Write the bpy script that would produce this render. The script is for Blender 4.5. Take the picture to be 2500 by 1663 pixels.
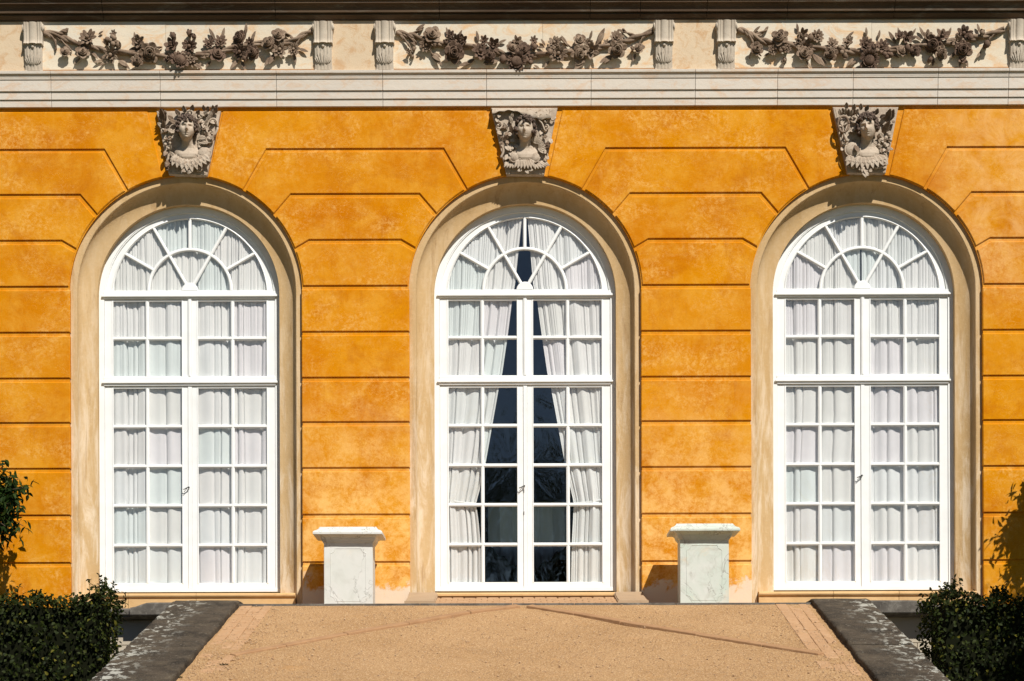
import bpy, bmesh, math, random
from mathutils import Vector, Matrix, noise
R = math.radians; PI = math.pi; sin = math.sin; cos = math.cos
random.seed(7)
for o in list(bpy.data.objects): bpy.data.objects.remove(o)
scene = bpy.context.scene
COL = scene.collection

# ------------------------------------------------------------------ camera
D = 25.0; CZ = 1.6; F = 5000.0; ROLL = 0.003; HX, HY = 1250.0, 1900.0
cam = bpy.data.cameras.new("camera"); camo = bpy.data.objects.new("camera", cam); COL.objects.link(camo)
camo.location = (0, -D, CZ); camo.rotation_euler = (R(90), ROLL, 0)
cam.sensor_width = 36; cam.lens = 72.0; cam.shift_y = (HY-831.5)/2500.0; cam.clip_end = 600; cam.clip_start = 0.2
scene.camera = camo
# ------------------------------------------------------------------ light
SUN = Vector((0.50, -1.0, 1.15)).normalized()
w = bpy.data.worlds.new("World"); scene.world = w; w.use_nodes = True
nt = w.node_tree; bg = nt.nodes['Background']
sky = nt.nodes.new('ShaderNodeTexSky'); sky.sky_type = 'NISHITA'; sky.sun_disc = False
sky.sun_elevation = math.asin(SUN.z); sky.sun_rotation = math.atan2(SUN.x, SUN.y)
sky.altitude = 600; sky.air_density = 0.8; sky.dust_density = 0.2; sky.ozone_density = 1.0
nt.links.new(sky.outputs[0], bg.inputs[0]); bg.inputs[1].default_value = 0.05
sl = bpy.data.lights.new("sun", 'SUN'); sl.energy = 5.0; sl.angle = R(0.53); sl.color = (1.0, 0.955, 0.88)
so = bpy.data.objects.new("sun", sl); COL.objects.link(so); so.rotation_euler = SUN.to_track_quat('Z', 'Y').to_euler()
so.location = (10, -20, 23)
vs = scene.view_settings; vs.view_transform = 'Standard'; vs.look = 'None'; vs.gamma = 1; vs.exposure = 0.24; vs.use_curve_mapping = False

def P(px, py, y=0.0):
    u = px-HX; v = HY-py; c, s = cos(ROLL), sin(ROLL); k = (D+y)/F
    return Vector(((u*c+v*s)*k, y, CZ+(-u*s+v*c)*k))
def Z(py, y=0.0, px=1282): return P(px, py, y).z
def X(px, py, y=0.0): return P(px, py, y).x

# ------------------------------------------------------------------ mesh helper
class MB:
    def __init__(s): s.v=[]; s.f=[]; s.sm=[]; s.t=[]
    def add(s, vs, fs, smooth=False, tint=0.5):
        n=len(s.v); s.v+= [tuple(a) for a in vs]
        for f in fs: s.f.append([i+n for i in f]); s.sm.append(smooth); s.t.append(tint)
    def box(s, x0,x1,y0,y1,z0,z1, tint=0.5):
        v=[(x0,y0,z0),(x1,y0,z0),(x1,y1,z0),(x0,y1,z0),(x0,y0,z1),(x1,y0,z1),(x1,y1,z1),(x0,y1,z1)]
        s.add(v,[(0,3,2,1),(4,5,6,7),(0,1,5,4),(1,2,6,5),(2,3,7,6),(3,0,4,7)],False,tint)
    def grid(s, rows, smooth=True, closed=False, tint=0.5, flip=False):
        n=len(rows[0]); vs=[p for r in rows for p in r]; fs=[]
        for i in range(len(rows)-1):
            for j in range(n if closed else n-1):
                a=i*n+j; b=i*n+(j+1)%n; c=(i+1)*n+(j+1)%n; d=(i+1)*n+j
                fs.append((a,b,c,d) if not flip else (d,c,b,a))
        s.add(vs,fs,smooth,tint)
    def ext_x(s, prof, x0, x1, tint=0.5, smooth=False):
        """prof: closed loop of (y,z)"""
        n=len(prof); v=[(x0,a,b) for a,b in prof]+[(x1,a,b) for a,b in prof]
        f=[(i,(i+1)%n,n+(i+1)%n,n+i) for i in range(n)]+[tuple(range(n))[::-1],tuple(range(n,2*n))]
        s.add(v,f,smooth,tint)
    def plate(s, poly, yb, yf, bev=0.0, inset=0.0, tint=0.5):
        """poly: list (x,z); front at yf (smaller), back at yb; chamfered front edge"""
        if inset: poly=offs(poly,inset)
        loops=[[(x,yb,z) for x,z in poly]]
        if bev:
            loops.append([(x,yf+bev,z) for x,z in poly]); p2=offs(poly,bev); loops.append([(x,yf,z) for x,z in p2])
        else: loops.append([(x,yf,z) for x,z in poly])
        n=len(poly); vs=[p for l in loops for p in l]; fs=[]
        for i in range(len(loops)-1):
            for j in range(n): fs.append((i*n+j,i*n+(j+1)%n,(i+1)*n+(j+1)%n,(i+1)*n+j))
        fs.append([ (len(loops)-1)*n+j for j in range(n)])
        s.add(vs,fs,False,tint)
    def tube(s, pts, rad, n=8, cap=True, smooth=True, tint=0.5, flat=1.0):
        pts=[Vector(p) for p in pts]; rows=[]
        if not hasattr(rad,'__len__'): rad=[rad]*len(pts)
        up=Vector((0,1,0))
        for i,p in enumerate(pts):
            t=(pts[min(i+1,len(pts)-1)]-pts[max(i-1,0)])
            if t.length<1e-9: t=Vector((0,0,1))
            t.normalize(); a=t.cross(up)
            if a.length<1e-3: a=t.cross(Vector((1,0,0)))
            a.normalize(); b=a.cross(t)
            rows.append([p+(a*cos(2*PI*k/n)+b*sin(2*PI*k/n)*flat)*rad[i] for k in range(n)])
        s.grid(rows,smooth,True,tint)
        if cap:
            m=len(s.v); s.f.append([m-len(rows)*n+k for k in range(n)][::-1]); s.sm.append(smooth); s.t.append(tint)
            s.f.append([m-n+k for k in range(n)]); s.sm.append(smooth); s.t.append(tint)
    def ball(s, c, r, n=8, tint=0.5, rot=None):
        if not hasattr(r,'__len__'): r=(r,r,r)
        rows=[]
        for i in range(n//2+1):
            th=PI*i/(n//2); row=[]
            for j in range(n):
                q=Vector((r[0]*sin(th)*cos(2*PI*j/n), r[1]*sin(th)*sin(2*PI*j/n), r[2]*cos(th)))
                if rot: q=rot@q
                row.append(Vector(c)+q)
            rows.append(row)
        s.grid(rows,True,True,tint)
    def leaf(s, base, d, nrm, L, W, th=0.006, curl=0.25, tint=0.5, na=6, rd=False):
        """closed lens-shaped leaf or petal; d direction, nrm outward normal, curl bends towards nrm"""
        base=Vector(base); d=Vector(d).normalized(); nrm=Vector(nrm); nrm=(nrm-d*nrm.dot(d)).normalized(); sd=d.cross(nrm)
        rows=[]
        for i in range(na+1):
            t=i/na; wd=W*0.5*(sin(PI*min(1,t*0.93+0.04))**0.75)*(1.0 if t<0.5 else 1.08-0.16*t); wd=max(wd,W*0.02)
            if rd: wd=W*0.5*max(0.06,sin(PI*min(0.97,0.10+0.86*t**1.35)))**0.55
            c=base+d*(L*t)+nrm*(curl*L*(t*t)*1.0)
            tk=th*(sin(PI*(t*0.9+0.05))); row=[]
            for a,b in ((-1,0.35),(-0.5,0.15),(0,-0.05),(0.5,0.15),(1,0.35)): row.append(c+sd*(wd*a)+nrm*(b*wd*0.5+tk))
            for a,b in ((0.6,0.2),(0,-0.05),(-0.6,0.2)): row.append(c+sd*(wd*a)+nrm*(b*wd*0.5-tk))
            rows.append(row)
        s.grid(rows,True,True,tint)
    def build(s, name, mat, parent=None, bevel=0, seg=1, loc=None, merge=False):
        me=bpy.data.meshes.new(name); me.from_pydata(s.v,[],s.f)
        at=me.attributes.new("tint",'FLOAT','FACE'); at.data.foreach_set('value',s.t)
        me.polygons.foreach_set('use_smooth',s.sm)
        if bevel or merge or True:
            bm=bmesh.new(); bm.from_mesh(me)
            bmesh.ops.recalc_face_normals(bm,faces=bm.faces)
            if bevel:
                es=[e for e in bm.edges if len(e.link_faces)==2 and e.calc_face_angle(0)>R(40)]
                bmesh.ops.bevel(bm,geom=es,offset=bevel,segments=seg,affect='EDGES',clamp_overlap=True)
            bm.to_mesh(me); bm.free()
        me.materials.append(mat)
        o=bpy.data.objects.new(name,me); COL.objects.link(o)
        if parent is not None: o.parent=parent
        if loc: o.location=loc
        return o

def offs(poly, d):
    n=len(poly); A=sum(poly[i][0]*poly[(i+1)%n][1]-poly[(i+1)%n][0]*poly[i][1] for i in range(n)); sg=1 if A>0 else -1
    out=[]
    for i in range(n):
        p0=Vector(poly[i-1]); p1=Vector(poly[i]); p2=Vector(poly[(i+1)%n])
        a=(p1-p0).normalized(); b=(p2-p1).normalized()
        na=Vector((-a.y,a.x))*sg; nb=Vector((-b.y,b.x))*sg
        m=na+nb
        if m.length<1e-6: m=na
        m.normalize(); k=max(0.35,m.dot(na)); q=p1+m*(d/k); out.append((q.x,q.y))
    return out
def thing(name,label,cat,loc=(0,0,0),group=None,rotz=0):
    o=bpy.data.objects.new(name,None); COL.objects.link(o); o.location=loc; o.rotation_euler=(0,0,rotz); o.empty_display_size=.3
    return tag(o,label,cat,group)
def tag(o,label=None,cat=None,group=None,kind=None):
    if label: o['label']=label
    if cat: o['category']=cat
    if group: o['group']=group
    if kind: o['kind']=kind
    return o

# ------------------------------------------------------------------ materials
class M:
    def __init__(s,name,rough=0.8,spec=0.3):
        s.m=bpy.data.materials.new(name); s.m.use_nodes=True; s.nt=s.m.node_tree; s.b=s.nt.nodes['Principled BSDF']
        s.b.inputs['Roughness'].default_value=rough; s.b.inputs['Specular IOR Level'].default_value=spec
        s.tc=s.nt.nodes.new('ShaderNodeTexCoord').outputs['Object']
    def n(s,t,**k):
        x=s.nt.nodes.new(t)
        for a,b in k.items(): setattr(x,a,b)
        return x
    def lk(s,a,b): s.nt.links.new(a,b)
    def setv(s,sock,v):
        if isinstance(v,bpy.types.NodeSocket): s.lk(v,sock)
        else: sock.default_value=v
    def map(s,scale=(1,1,1),rot=(0,0,0)):
        m=s.n('ShaderNodeMapping'); s.lk(s.tc,m.inputs[0]); m.inputs['Scale'].default_value=scale; m.inputs['Rotation'].default_value=rot; return m.outputs[0]
    def noise(s,scale=5,detail=6,rough=0.6,dist=0.0,vec=None,out='Fac'):
        x=s.n('ShaderNodeTexNoise'); s.lk(vec or s.tc,x.inputs['Vector']); x.inputs['Scale'].default_value=scale
        x.inputs['Detail'].default_value=detail; x.inputs['Roughness'].default_value=rough; x.inputs['Distortion'].default_value=dist
        return x.outputs[out]
    def ramp(s,fac,a,b,ca=0.0,cb=1.0):
        x=s.n('ShaderNodeMapRange'); x.clamp=True; s.setv(x.inputs[0],fac)
        for i,v in enumerate((a,b,ca,cb)): x.inputs[i+1].default_value=v
        return x.outputs[0]
    def math(s,op,a,b=0.0):
        x=s.n('ShaderNodeMath',operation=op); s.setv(x.inputs[0],a); s.setv(x.inputs[1],b); return x.outputs[0]
    def mix(s,f,a,b,mode='MIX'):
        x=s.n('ShaderNodeMix',data_type='RGBA',blend_type=mode); s.setv(x.inputs[0],f)
        for k,v in ((6,a),(7,b)):
            if isinstance(v,tuple): v=tuple(v)+(1,) if len(v)==3 else v
            s.setv(x.inputs[k],v)
        return x.outputs[2]
    def attr(s,name='tint'):
        x=s.n('ShaderNodeAttribute'); x.attribute_name=name; return x.outputs['Fac']
    def acol(s,name):
        x=s.n('ShaderNodeAttribute'); x.attribute_name=name; return x.outputs['Color']
    def xyz(s):
        x=s.n('ShaderNodeSeparateXYZ'); s.lk(s.tc,x.inputs[0]); return x.outputs
    def color(s,c): s.setv(s.b.inputs['Base Color'],c if not isinstance(c,tuple) else c+(1,)); return s
    def bump(s,h,dist=0.01,strength=1.0):
        x=s.n('ShaderNodeBump'); s.setv(x.inputs['Height'],h); x.inputs['Distance'].default_value=dist; x.inputs['Strength'].default_value=strength
        s.lk(x.outputs[0],s.b.inputs['Normal']); return s
    def lines(s,scale,width,dist=1.5,detail=3,vec=None):
        n=s.noise(scale,detail,0.6,dist,vec); a=s.math('ABSOLUTE',s.math('SUBTRACT',n,0.5)); return s.ramp(a,0,width,1,0)
    def pits(s,scale,a,b,vec=None):
        x=s.n('ShaderNodeTexVoronoi'); s.lk(vec or s.tc,x.inputs['Vector']); x.inputs['Scale'].default_value=scale
        return s.ramp(x.outputs['Distance'],a,b,1,0)

def mat_plaster():
    m=M("orange_plaster",0.9,0.03)
    c=m.mix(m.ramp(m.noise(0.9,5,0.55,0.3),0.36,0.64),(0.51,0.158,0.0006),(0.59,0.224,0.0012))
    c=m.mix(m.math('MULTIPLY',m.ramp(m.noise(2.6,10,0.76,0.25),0.45,0.68),0.72),c,(0.665,0.325,0.040))
    c=m.mix(m.math('MULTIPLY',m.ramp(m.noise(1.6,9,0.74,0.4),0.50,0.68),0.75),c,(0.42,0.112,0.002))
    st=m.math('MULTIPLY',m.lines(5.5,0.009,2.2,4,m.map((1.0,1,1.6))),m.ramp(m.noise(1.7,3),0.44,0.56))
    c=m.mix(m.math('MULTIPLY',st,0.62),c,(0.74,0.44,0.14))
    c=m.mix(m.math('MULTIPLY',m.ramp(m.noise(60,3,0.7,0,m.map((1,1,0.25))),0.45,0.75),0.08),c,(0.68,0.35,0.06))
    x,y,z=m.xyz()
    # rubbed, fine-grained limewash, and rain streaks
    rub=m.math('MULTIPLY',m.ramp(m.noise(16,10,0.82,0.3),0.47,0.60),m.ramp(m.noise(1.25,5,0.6,0.6,m.map((1,1,1.5))),0.46,0.60))
    c=m.mix(m.math('MULTIPLY',rub,0.68),c,(0.74,0.42,0.12))
    stk=m.math('MULTIPLY',m.ramp(m.noise(3.0,7,0.75,0.2,m.map((5,5,0.35))),0.54,0.66),m.ramp(m.noise(0.8,4),0.45,0.58))
    c=m.mix(m.math('MULTIPLY',stk,0.32),c,(0.36,0.10,0.004))
    hi=m.math('MULTIPLY',m.math('MULTIPLY',m.ramp(x,4.9,5.7),m.ramp(z,7.2,8.0)),m.ramp(m.noise(3.1,9,0.75,0.5),0.38,0.60))
    c=m.mix(m.math('MULTIPLY',hi,0.6),c,(0.74,0.42,0.16))
    crk=m.math('MULTIPLY',m.lines(2.3,0.0035,1.4,8,m.map((1.6,1,0.8))),m.ramp(m.noise(0.9,2),0.50,0.56))
    c=m.mix(m.math('MULTIPLY',crk,0.5),c,(0.26,0.075,0.006))
    a=m.attr(); c=m.mix(m.ramp(a,0,1,0.0,0.18),c,(0.64,0.30,0.03))
    # paler limewash worn low on the piers between the windows
    low=m.math('MULTIPLY',m.ramp(z,6.6,4.6),m.ramp(m.noise(2.9,11,0.84,0.15),0.43,0.58))
    mid=m.ramp(m.math('ABSOLUTE',m.math('SUBTRACT',x,0.3)),4.3,2.6)
    c=m.mix(m.math('MULTIPLY',m.math('MULTIPLY',low,mid),0.80),c,(0.80,0.49,0.17))
    zz=m.math('ADD',z,m.math('MULTIPLY',m.noise(3.4,8,0.7,0.6),-0.95))
    bare=m.math('MULTIPLY',m.ramp(zz,3.53,3.44),m.ramp(m.math('ABSOLUTE',m.math('SUBTRACT',x,0.4)),4.2,3.6))
    c=m.mix(bare,c,m.mix(m.noise(9,5),(0.74,0.56,0.38),(0.62,0.52,0.42)))
    m.color(c)
    h=m.math('ADD',m.math('MULTIPLY',m.noise(6,6,0.6),0.7),m.math('MULTIPLY',m.noise(45,4,0.7),0.3))
    m.bump(h,0.010,0.55); return m.m
def mat_stone(name,a,b,stain,stainamt=0.4,scale=2.0,spots=0.25,stretch=(1,1,1),rough=0.85,bump=0.006,th=0.52):
    m=M(name,rough,0.2); v=m.map(stretch)
    c=m.mix(m.ramp(m.noise(scale,7,0.6,0.4,v),0.35,0.65),a,b)
    c=m.mix(m.math('MULTIPLY',m.ramp(m.noise(scale*2.1,9,0.74,0.8,v),th,th+0.13),stainamt),c,stain)
    c=m.mix(m.math('MULTIPLY',m.ramp(m.noise(30,4,0.7),0.60,0.72),spots),c,stain)
    at=m.attr(); c=m.mix(m.math('MULTIPLY',at,0.30),c,tuple(q*0.80 for q in b))
    m.color(c); m.bump(m.math('ADD',m.noise(14,7,0.65),m.math('MULTIPLY',m.noise(80,3,0.6),0.4)),bump,0.7); return m.m
M_plaster=mat_plaster()
def mat_tan():
    m=M("tan_render",0.9,0.05); x,y,z=m.xyz()
    c=m.mix(m.ramp(m.noise(1.3,6,0.6,0.3,m.map((2,2,.8))),0.35,0.65),(0.475,0.315,0.150),(0.53,0.37,0.195))
    low=m.ramp(z,8.2,5.2,0.15,1.0)
    c=m.mix(m.math('MULTIPLY',m.math('MULTIPLY',m.ramp(m.noise(2.0,9,0.72,0.5,m.map((3.2,3.2,0.55))),0.46,0.60),low),0.8),c,(0.70,0.58,0.43))
    c=m.mix(m.math('MULTIPLY',m.ramp(m.noise(2.6,9,0.75,0.4,m.map((4,4,0.4),(0,0,.7))),0.55,0.68),0.6),c,(0.30,0.175,0.075))
    c=m.mix(m.math('MULTIPLY',m.ramp(m.noise(26,5,0.75),0.52,0.70),0.30),c,(0.66,0.50,0.33))
    m.color(c); m.bump(m.math('ADD',m.noise(9,8,0.68),m.math('MULTIPLY',m.noise(60,3,0.6),0.4)),0.007,0.7); return m.m
M_tan=mat_tan()
M_sill=mat_stone("sill_stone",(0.66,0.43,0.21),(0.58,0.36,0.16),(0.40,0.22,0.08),0.25,3,0.15)
M_arch=mat_stone("architrave_stone",(0.60,0.535,0.455),(0.56,0.50,0.43),(0.56,0.33,0.17),0.5,1.8,0.32,(1,1,2.2),th=0.50)
M_joint=mat_stone("joint_mortar",(0.42,0.24,0.12),(0.34,0.18,0.08),(0.2,0.1,0.05),0.4,6,0.2)
M_frieze=mat_stone("frieze_stone",(0.60,0.47,0.32),(0.57,0.44,0.30),(0.46,0.24,0.09),0.65,2.6,0.7,th=0.50)
M_marb=mat_stone("panel_marble",(0.60,0.545,0.445),(0.66,0.56,0.42),(0.62,0.36,0.16),0.8,1.5,0.3,(1,1,1.8),th=0.49)
M_cons=mat_stone("console_stone",(0.52,0.45,0.36),(0.46,0.39,0.31),(0.25,0.17,0.11),0.25,7,0.15)
M_corn=mat_stone("cornice_stone",(0.125,0.082,0.050),(0.075,0.046,0.029),(0.20,0.18,0.145),0.55,1.6,0.2,(0.6,1,3))  # sooty stone, with shade under the overhang also put into the colour
M_garl=mat_stone("carved_garland_stone",(0.31,0.225,0.158),(0.13,0.083,0.054),(0.42,0.33,0.24),0.5,5,0.25)
M_garl2=mat_stone("carved_sooty_stone",(0.17,0.11,0.075),(0.09,0.055,0.038),(0.28,0.19,0.13),0.35,7,0.25)
M_key=mat_stone("keystone_sandstone",(0.50,0.415,0.325),(0.38,0.30,0.225),(0.19,0.12,0.075),0.8,9,0.2)
M_bust=mat_stone("bust_sandstone",(0.50,0.41,0.32),(0.43,0.345,0.26),(0.22,0.15,0.10),0.45,14,0.25)
M_hair=mat_stone("sooty_hair_stone",(0.15,0.105,0.08),(0.08,0.055,0.042),(0.34,0.26,0.2),0.35,16,0.3)
M_base=mat_stone("basement_stone",(0.50,0.43,0.33),(0.45,0.39,0.30),(0.32,0.26,0.18),0.3,2.4,0.2)
M_dstone=mat_stone("weathered_grey_stone",(0.15,0.135,0.115),(0.07,0.06,0.05),(0.30,0.28,0.24),0.5,5,0.3)
def mat_coping():
    m=M("lichened_coping",0.9,0.15)
    c=m.mix(m.ramp(m.noise(2.2,8,0.65,0.5),0.35,0.65),(0.016,0.014,0.012),(0.066,0.052,0.038))
    c=m.mix(m.math('MULTIPLY',m.ramp(m.noise(5,8,0.75,0.5),0.5,0.62),0.6),c,(0.095,0.076,0.052))
    sp=m.math('MULTIPLY',m.ramp(m.noise(7.5,8,0.72,0.3,m.map((1.15,0.75,1))),0.53,0.57),m.attr('lichen'))
    c=m.mix(sp,c,m.mix(m.noise(12,3),(0.42,0.42,0.38),(0.27,0.26,0.215)))
    s2=m.ramp(m.noise(26,5,0.7),0.64,0.68); c=m.mix(m.math('MULTIPLY',s2,0.7),c,(0.36,0.34,0.28))
    c=m.mix(m.math('MULTIPLY',m.ramp(m.noise(90,3),0.5,0.7),0.25),c,(0.3,0.24,0.16))
    m.color(c); m.bump(m.math('ADD',m.noise(9,8,0.7),m.math('MULTIPLY',sp,0.15)),0.02,0.7); return m.m
M_cop=mat_coping()
def mat_gravel():
    m=M("sandy_gravel",0.95,0.1)
    c=m.mix(m.ramp(m.noise(0.8,6,0.6,0.4),0.35,0.65),(0.42,0.255,0.122),(0.35,0.205,0.092))
    c=m.mix(m.math('MULTIPLY',m.ramp(m.noise(62,4,0.8),0.52,0.62),0.95),c,(0.72,0.52,0.31))
    c=m.mix(m.math('MULTIPLY',m.ramp(m.noise(71,4,0.8,0.2),0.53,0.62),0.9),c,(0.20,0.10,0.042))
    c=m.mix(m.math('MULTIPLY',m.ramp(m.noise(3.0,8,0.75,0.6),0.56,0.70),0.35),c,(0.50,0.27,0.10))
    m.color(c); m.bump(m.math('ADD',m.noise(75,4,0.75),m.math('MULTIPLY',m.noise(5,4),1.2)),0.012,0.9); return m.m
M_grav=mat_gravel()
M_brick=mat_stone("sandy_brick",(0.45,0.275,0.15),(0.40,0.235,0.12),(0.54,0.38,0.24),0.5,6,0.5)
M_pebble=mat_stone("pebble_stone",(0.56,0.40,0.26),(0.40,0.25,0.14),(0.25,0.14,0.07),0.4,12,0.3)
M_kerb=mat_stone("kerb_stone",(0.40,0.235,0.12),(0.32,0.18,0.09),(0.18,0.10,0.05),0.4,5,0.3)
M_ledge2=mat_stone("cheek_stone",(0.42,0.30,0.19),(0.38,0.27,0.17),(0.25,0.16,0.09),0.3,5,0.2)
def mat_white():
    m=M("white_paint",0.38,0.4)
    c=m.mix(m.ramp(m.noise(5,6,0.6),0.4,0.7),(0.79,0.80,0.79),(0.74,0.745,0.73)); c=m.mix(m.math('MULTIPLY',m.ramp(m.noise(11,9,0.75),0.60,0.72),0.35),c,(0.60,0.585,0.54)); m.color(c)
    m.bump(m.noise(25,4,0.6,0,m.map((4,4,0.5))),0.002,0.4); return m.m
M_white=mat_white()
def mat_curtain():
    m=M("curtain_linen",0.9,0.05)
    x=m.n('ShaderNodeTexWave'); m.lk(m.tc,x.inputs[0]); x.wave_type='BANDS'; x.bands_direction='Z'; x.inputs['Scale'].default_value=60; x.inputs['Distortion'].default_value=1
    c=m.mix(m.ramp(m.noise(4,5,0.6),0.35,0.7),(0.80,0.80,0.785),(0.75,0.75,0.735)); m.color(c)
    m.bump(x.outputs['Fac'],0.0015,0.4)
    m.b.inputs['Subsurface Weight'].default_value=0.0; return m.m
M_curt=mat_curtain()
def mat_glass():
    m=M("old_glass"); nt=m.nt; nt.nodes.remove(m.b)
    out=[n for n in nt.nodes if n.type=='OUTPUT_MATERIAL'][0]
    tr=m.n('ShaderNodeBsdfTransparent'); gl=m.n('ShaderNodeBsdfGlossy'); gl.inputs['Roughness'].default_value=0.012
    m.lk(m.acol('pane_tint'),tr.inputs[0])
    fr=m.n('ShaderNodeFresnel'); ge=m.n('ShaderNodeNewGeometry'); m.lk(m.ramp(ge.outputs['Backfacing'],0,1,2.2,1/2.2),fr.inputs[0])
    b=m.n('ShaderNodeBump'); m.lk(m.noise(2.6,3,0.5,0.8,m.map((1.3,1,0.8))),b.inputs['Height']); b.inputs['Distance'].default_value=0.012; b.inputs['Strength'].default_value=0.5
    m.lk(b.outputs[0],gl.inputs['Normal'])
    mx=m.n('ShaderNodeMixShader'); m.lk(fr.outputs[0],mx.inputs[0]); m.lk(tr.outputs[0],mx.inputs[1]); m.lk(gl.outputs[0],mx.inputs[2])
    m.lk(mx.outputs[0],out.inputs[0]); return m.m
M_glass=mat_glass()
def mat_marble(name,green,stain,crack):
    m=M(name,0.55,0.35)
    c=m.mix(m.ramp(m.noise(2.5,7,0.6,0.8),0.35,0.65),(0.57,0.585,0.545),green)
    c=m.mix(m.math('MULTIPLY',m.ramp(m.noise(5,8,0.7,1.0),0.50,0.68),stain),c,(0.42,0.42,0.37))
    c=m.mix(m.math('MULTIPLY',m.ramp(m.noise(3.3,8,0.7,0.6),0.55,0.70),stain*0.8),c,(0.62,0.50,0.36))
    ln=m.math('MULTIPLY',m.lines(1.7,0.007,1.0,5),m.ramp(m.noise(1.9,2),0.36,0.50))
    c=m.mix(m.math('MULTIPLY',ln,crack),c,(0.26,0.25,0.22))
    m.color(c); m.bump(m.math('SUBTRACT',m.noise(9,6,0.6),m.math('MULTIPLY',ln,0.4)),0.004,0.6); return m.m
M_marb1=mat_marble("pale_marble",(0.62,0.615,0.59),0.35,0.85)
M_marb2=mat_marble("stained_marble",(0.47,0.54,0.47),0.8,0.95)
def mat_leaf(name,c1,c2,c3,rough=0.62):
    m=M(name,rough,0.14); a=m.attr()
    c=m.mix(m.ramp(a,0.0,0.75),c1,c2); c=m.mix(m.ramp(a,0.86,1.0),c,c3); m.color(c)
    tl=m.n('ShaderNodeBsdfTranslucent'); m.lk(c,tl.inputs[0]); mx=m.n('ShaderNodeMixShader'); mx.inputs[0].default_value=0.25
    out=[n for n in m.nt.nodes if n.type=='OUTPUT_MATERIAL'][0]
    m.lk(m.b.outputs[0],mx.inputs[1]); m.lk(tl.outputs[0],mx.inputs[2]); m.lk(mx.outputs[0],out.inputs[0]); return m.m
M_hedge=mat_leaf("hedge_leaf",(0.008,0.014,0.003),(0.028,0.038,0.006),(0.13,0.115,0.014))
M_laurel=mat_leaf("laurel_leaf",(0.008,0.019,0.004),(0.022,0.046,0.007),(0.07,0.085,0.012))
M_tree=mat_leaf("tree_leaf",(0.015,0.030,0.008),(0.05,0.075,0.015),(0.09,0.10,0.02))
M_bark=M("bark",0.9).color((0.06,0.04,0.025)).m
M_twig=M("hedge_core",0.95,0.05).color((0.008,0.009,0.004)).m
M_iron=M("dark_iron",0.5,0.5).color((0.03,0.028,0.025)).m
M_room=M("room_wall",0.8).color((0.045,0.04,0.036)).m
def mg():
    m=M("ground_soil",0.95,0.1); m.color(m.mix(m.ramp(m.noise(1.1,8,0.7),0.35,0.65),(0.055,0.075,0.02),(0.035,0.055,0.015))); m.bump(m.noise(20,6,0.7),0.02,0.6); return m.m
M_ground=mg()
def mr():
    m=M("roof_slate",0.6); m.color(m.mix(m.noise(6),(0.12,0.12,0.125),(0.2,0.19,0.18))); return m.m
M_roof=mr()

# ================================================================== SETTING: ground, ramp
YC=-1.30; SL=0.253; ZCR=P(1282,1476,YC).z      # crest of the ramp
def zr(y): return ZCR+SL*(y-YC)
def RP(px,py,up=0.0):                            # point on the ramp plane under a picture point
    u=px-HX; v=HY-py; c,s=cos(ROLL),sin(ROLL); U=(u*c+v*s)/F; V=(-u*s+v*c)/F
    d=(ZCR+up-CZ-SL*(YC+D))/(V-SL)
    return Vector((U*d,-D+d,CZ+V*d))
SK=0.010
XL_in=RP(586.5,1476).x; XL_out=RP(426,1476).x; XR_in=RP(1979,1472).x; XR_out=RP(2119,1472).x
def skx(x,y): return x+SK*(y-YC)
YE=YC-(ZCR+0.02)/SL
g=MB(); g.grid([[(x,y,0) for x in (-300,-12,-6,0,6,12,300)] for y in (-300,-60,-30,-14,0,12,300)],False)
gr=g.build("ground",M_ground); tag(gr,kind='structure')
# gravel ramp surface (fine grid, gently uneven)
g=MB(); rows=[]; ny=150; nx=90
for j in range(ny+1):
    t=j/ny; y=YE+(YC-YE)*(1-(1-t)**1.6); row=[]
    for i in range(nx+1):
        a=i/nx; x=skx(XL_in-0.02+(XR_in-XL_in+0.04)*a,y)
        h=noise.fractal(Vector((x*0.9,y*0.9,3)),1,2,5)*0.012+noise.fractal(Vector((x*5,y*5,1)),1,2,3)*0.006
        h*=min(1,(1-t)*18)
        row.append((x,y,zr(y)+h-0.004))
    rows.append(row)
g.grid(rows,True)
g.grid([[(XL_in-0.02,YC,ZCR-0.004),(XR_in+0.02,YC,ZCR-0.004)],[(XL_in-0.02,0.3,ZCR-0.004),(XR_in+0.02,0.3,ZCR-0.004)]],False)
path=g.build("path",M_grav); tag(path,kind='structure')
# loose pebbles
def pebbles():
    rnd=random.Random(3); g=MB()
    for k in range(13000):
        t=rnd.random()**0.8; y=YC-0.02-4.6*t; x=skx(XL_in+0.05+(XR_in-XL_in-0.1)*rnd.random(),y)
        edge=min(x-XL_in,XR_in-x)
        if edge>0.9 and rnd.random()<0.35: continue
        r=rnd.uniform(0.003,0.0075)*(2.1 if rnd.random()<.03 else 1)*(1.25 if edge<0.5 else 1)
        z=zr(y)+r*0.25+0.002; a=rnd.random()*6.28; tt=rnd.random()
        rx,ry,rz=r*rnd.uniform(.8,1.3),r*rnd.uniform(.8,1.3),r*rnd.uniform(.5,.9)
        v=[(x+rx*cos(a+i*PI/2),y+ry*sin(a+i*PI/2),z) for i in range(4)]+[(x,y,z+rz),(x,y,z-rz)]
        g.add(v,[(0,1,4),(1,2,4),(2,3,4),(3,0,4),(1,0,5),(2,1,5),(3,2,5),(0,3,5)],True,tt)
    o=g.build("gravel",M_pebble); tag(o,'loose pale pebbles scattered over the sandy ramp','gravel',kind='stuff')
pebbles()
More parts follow.
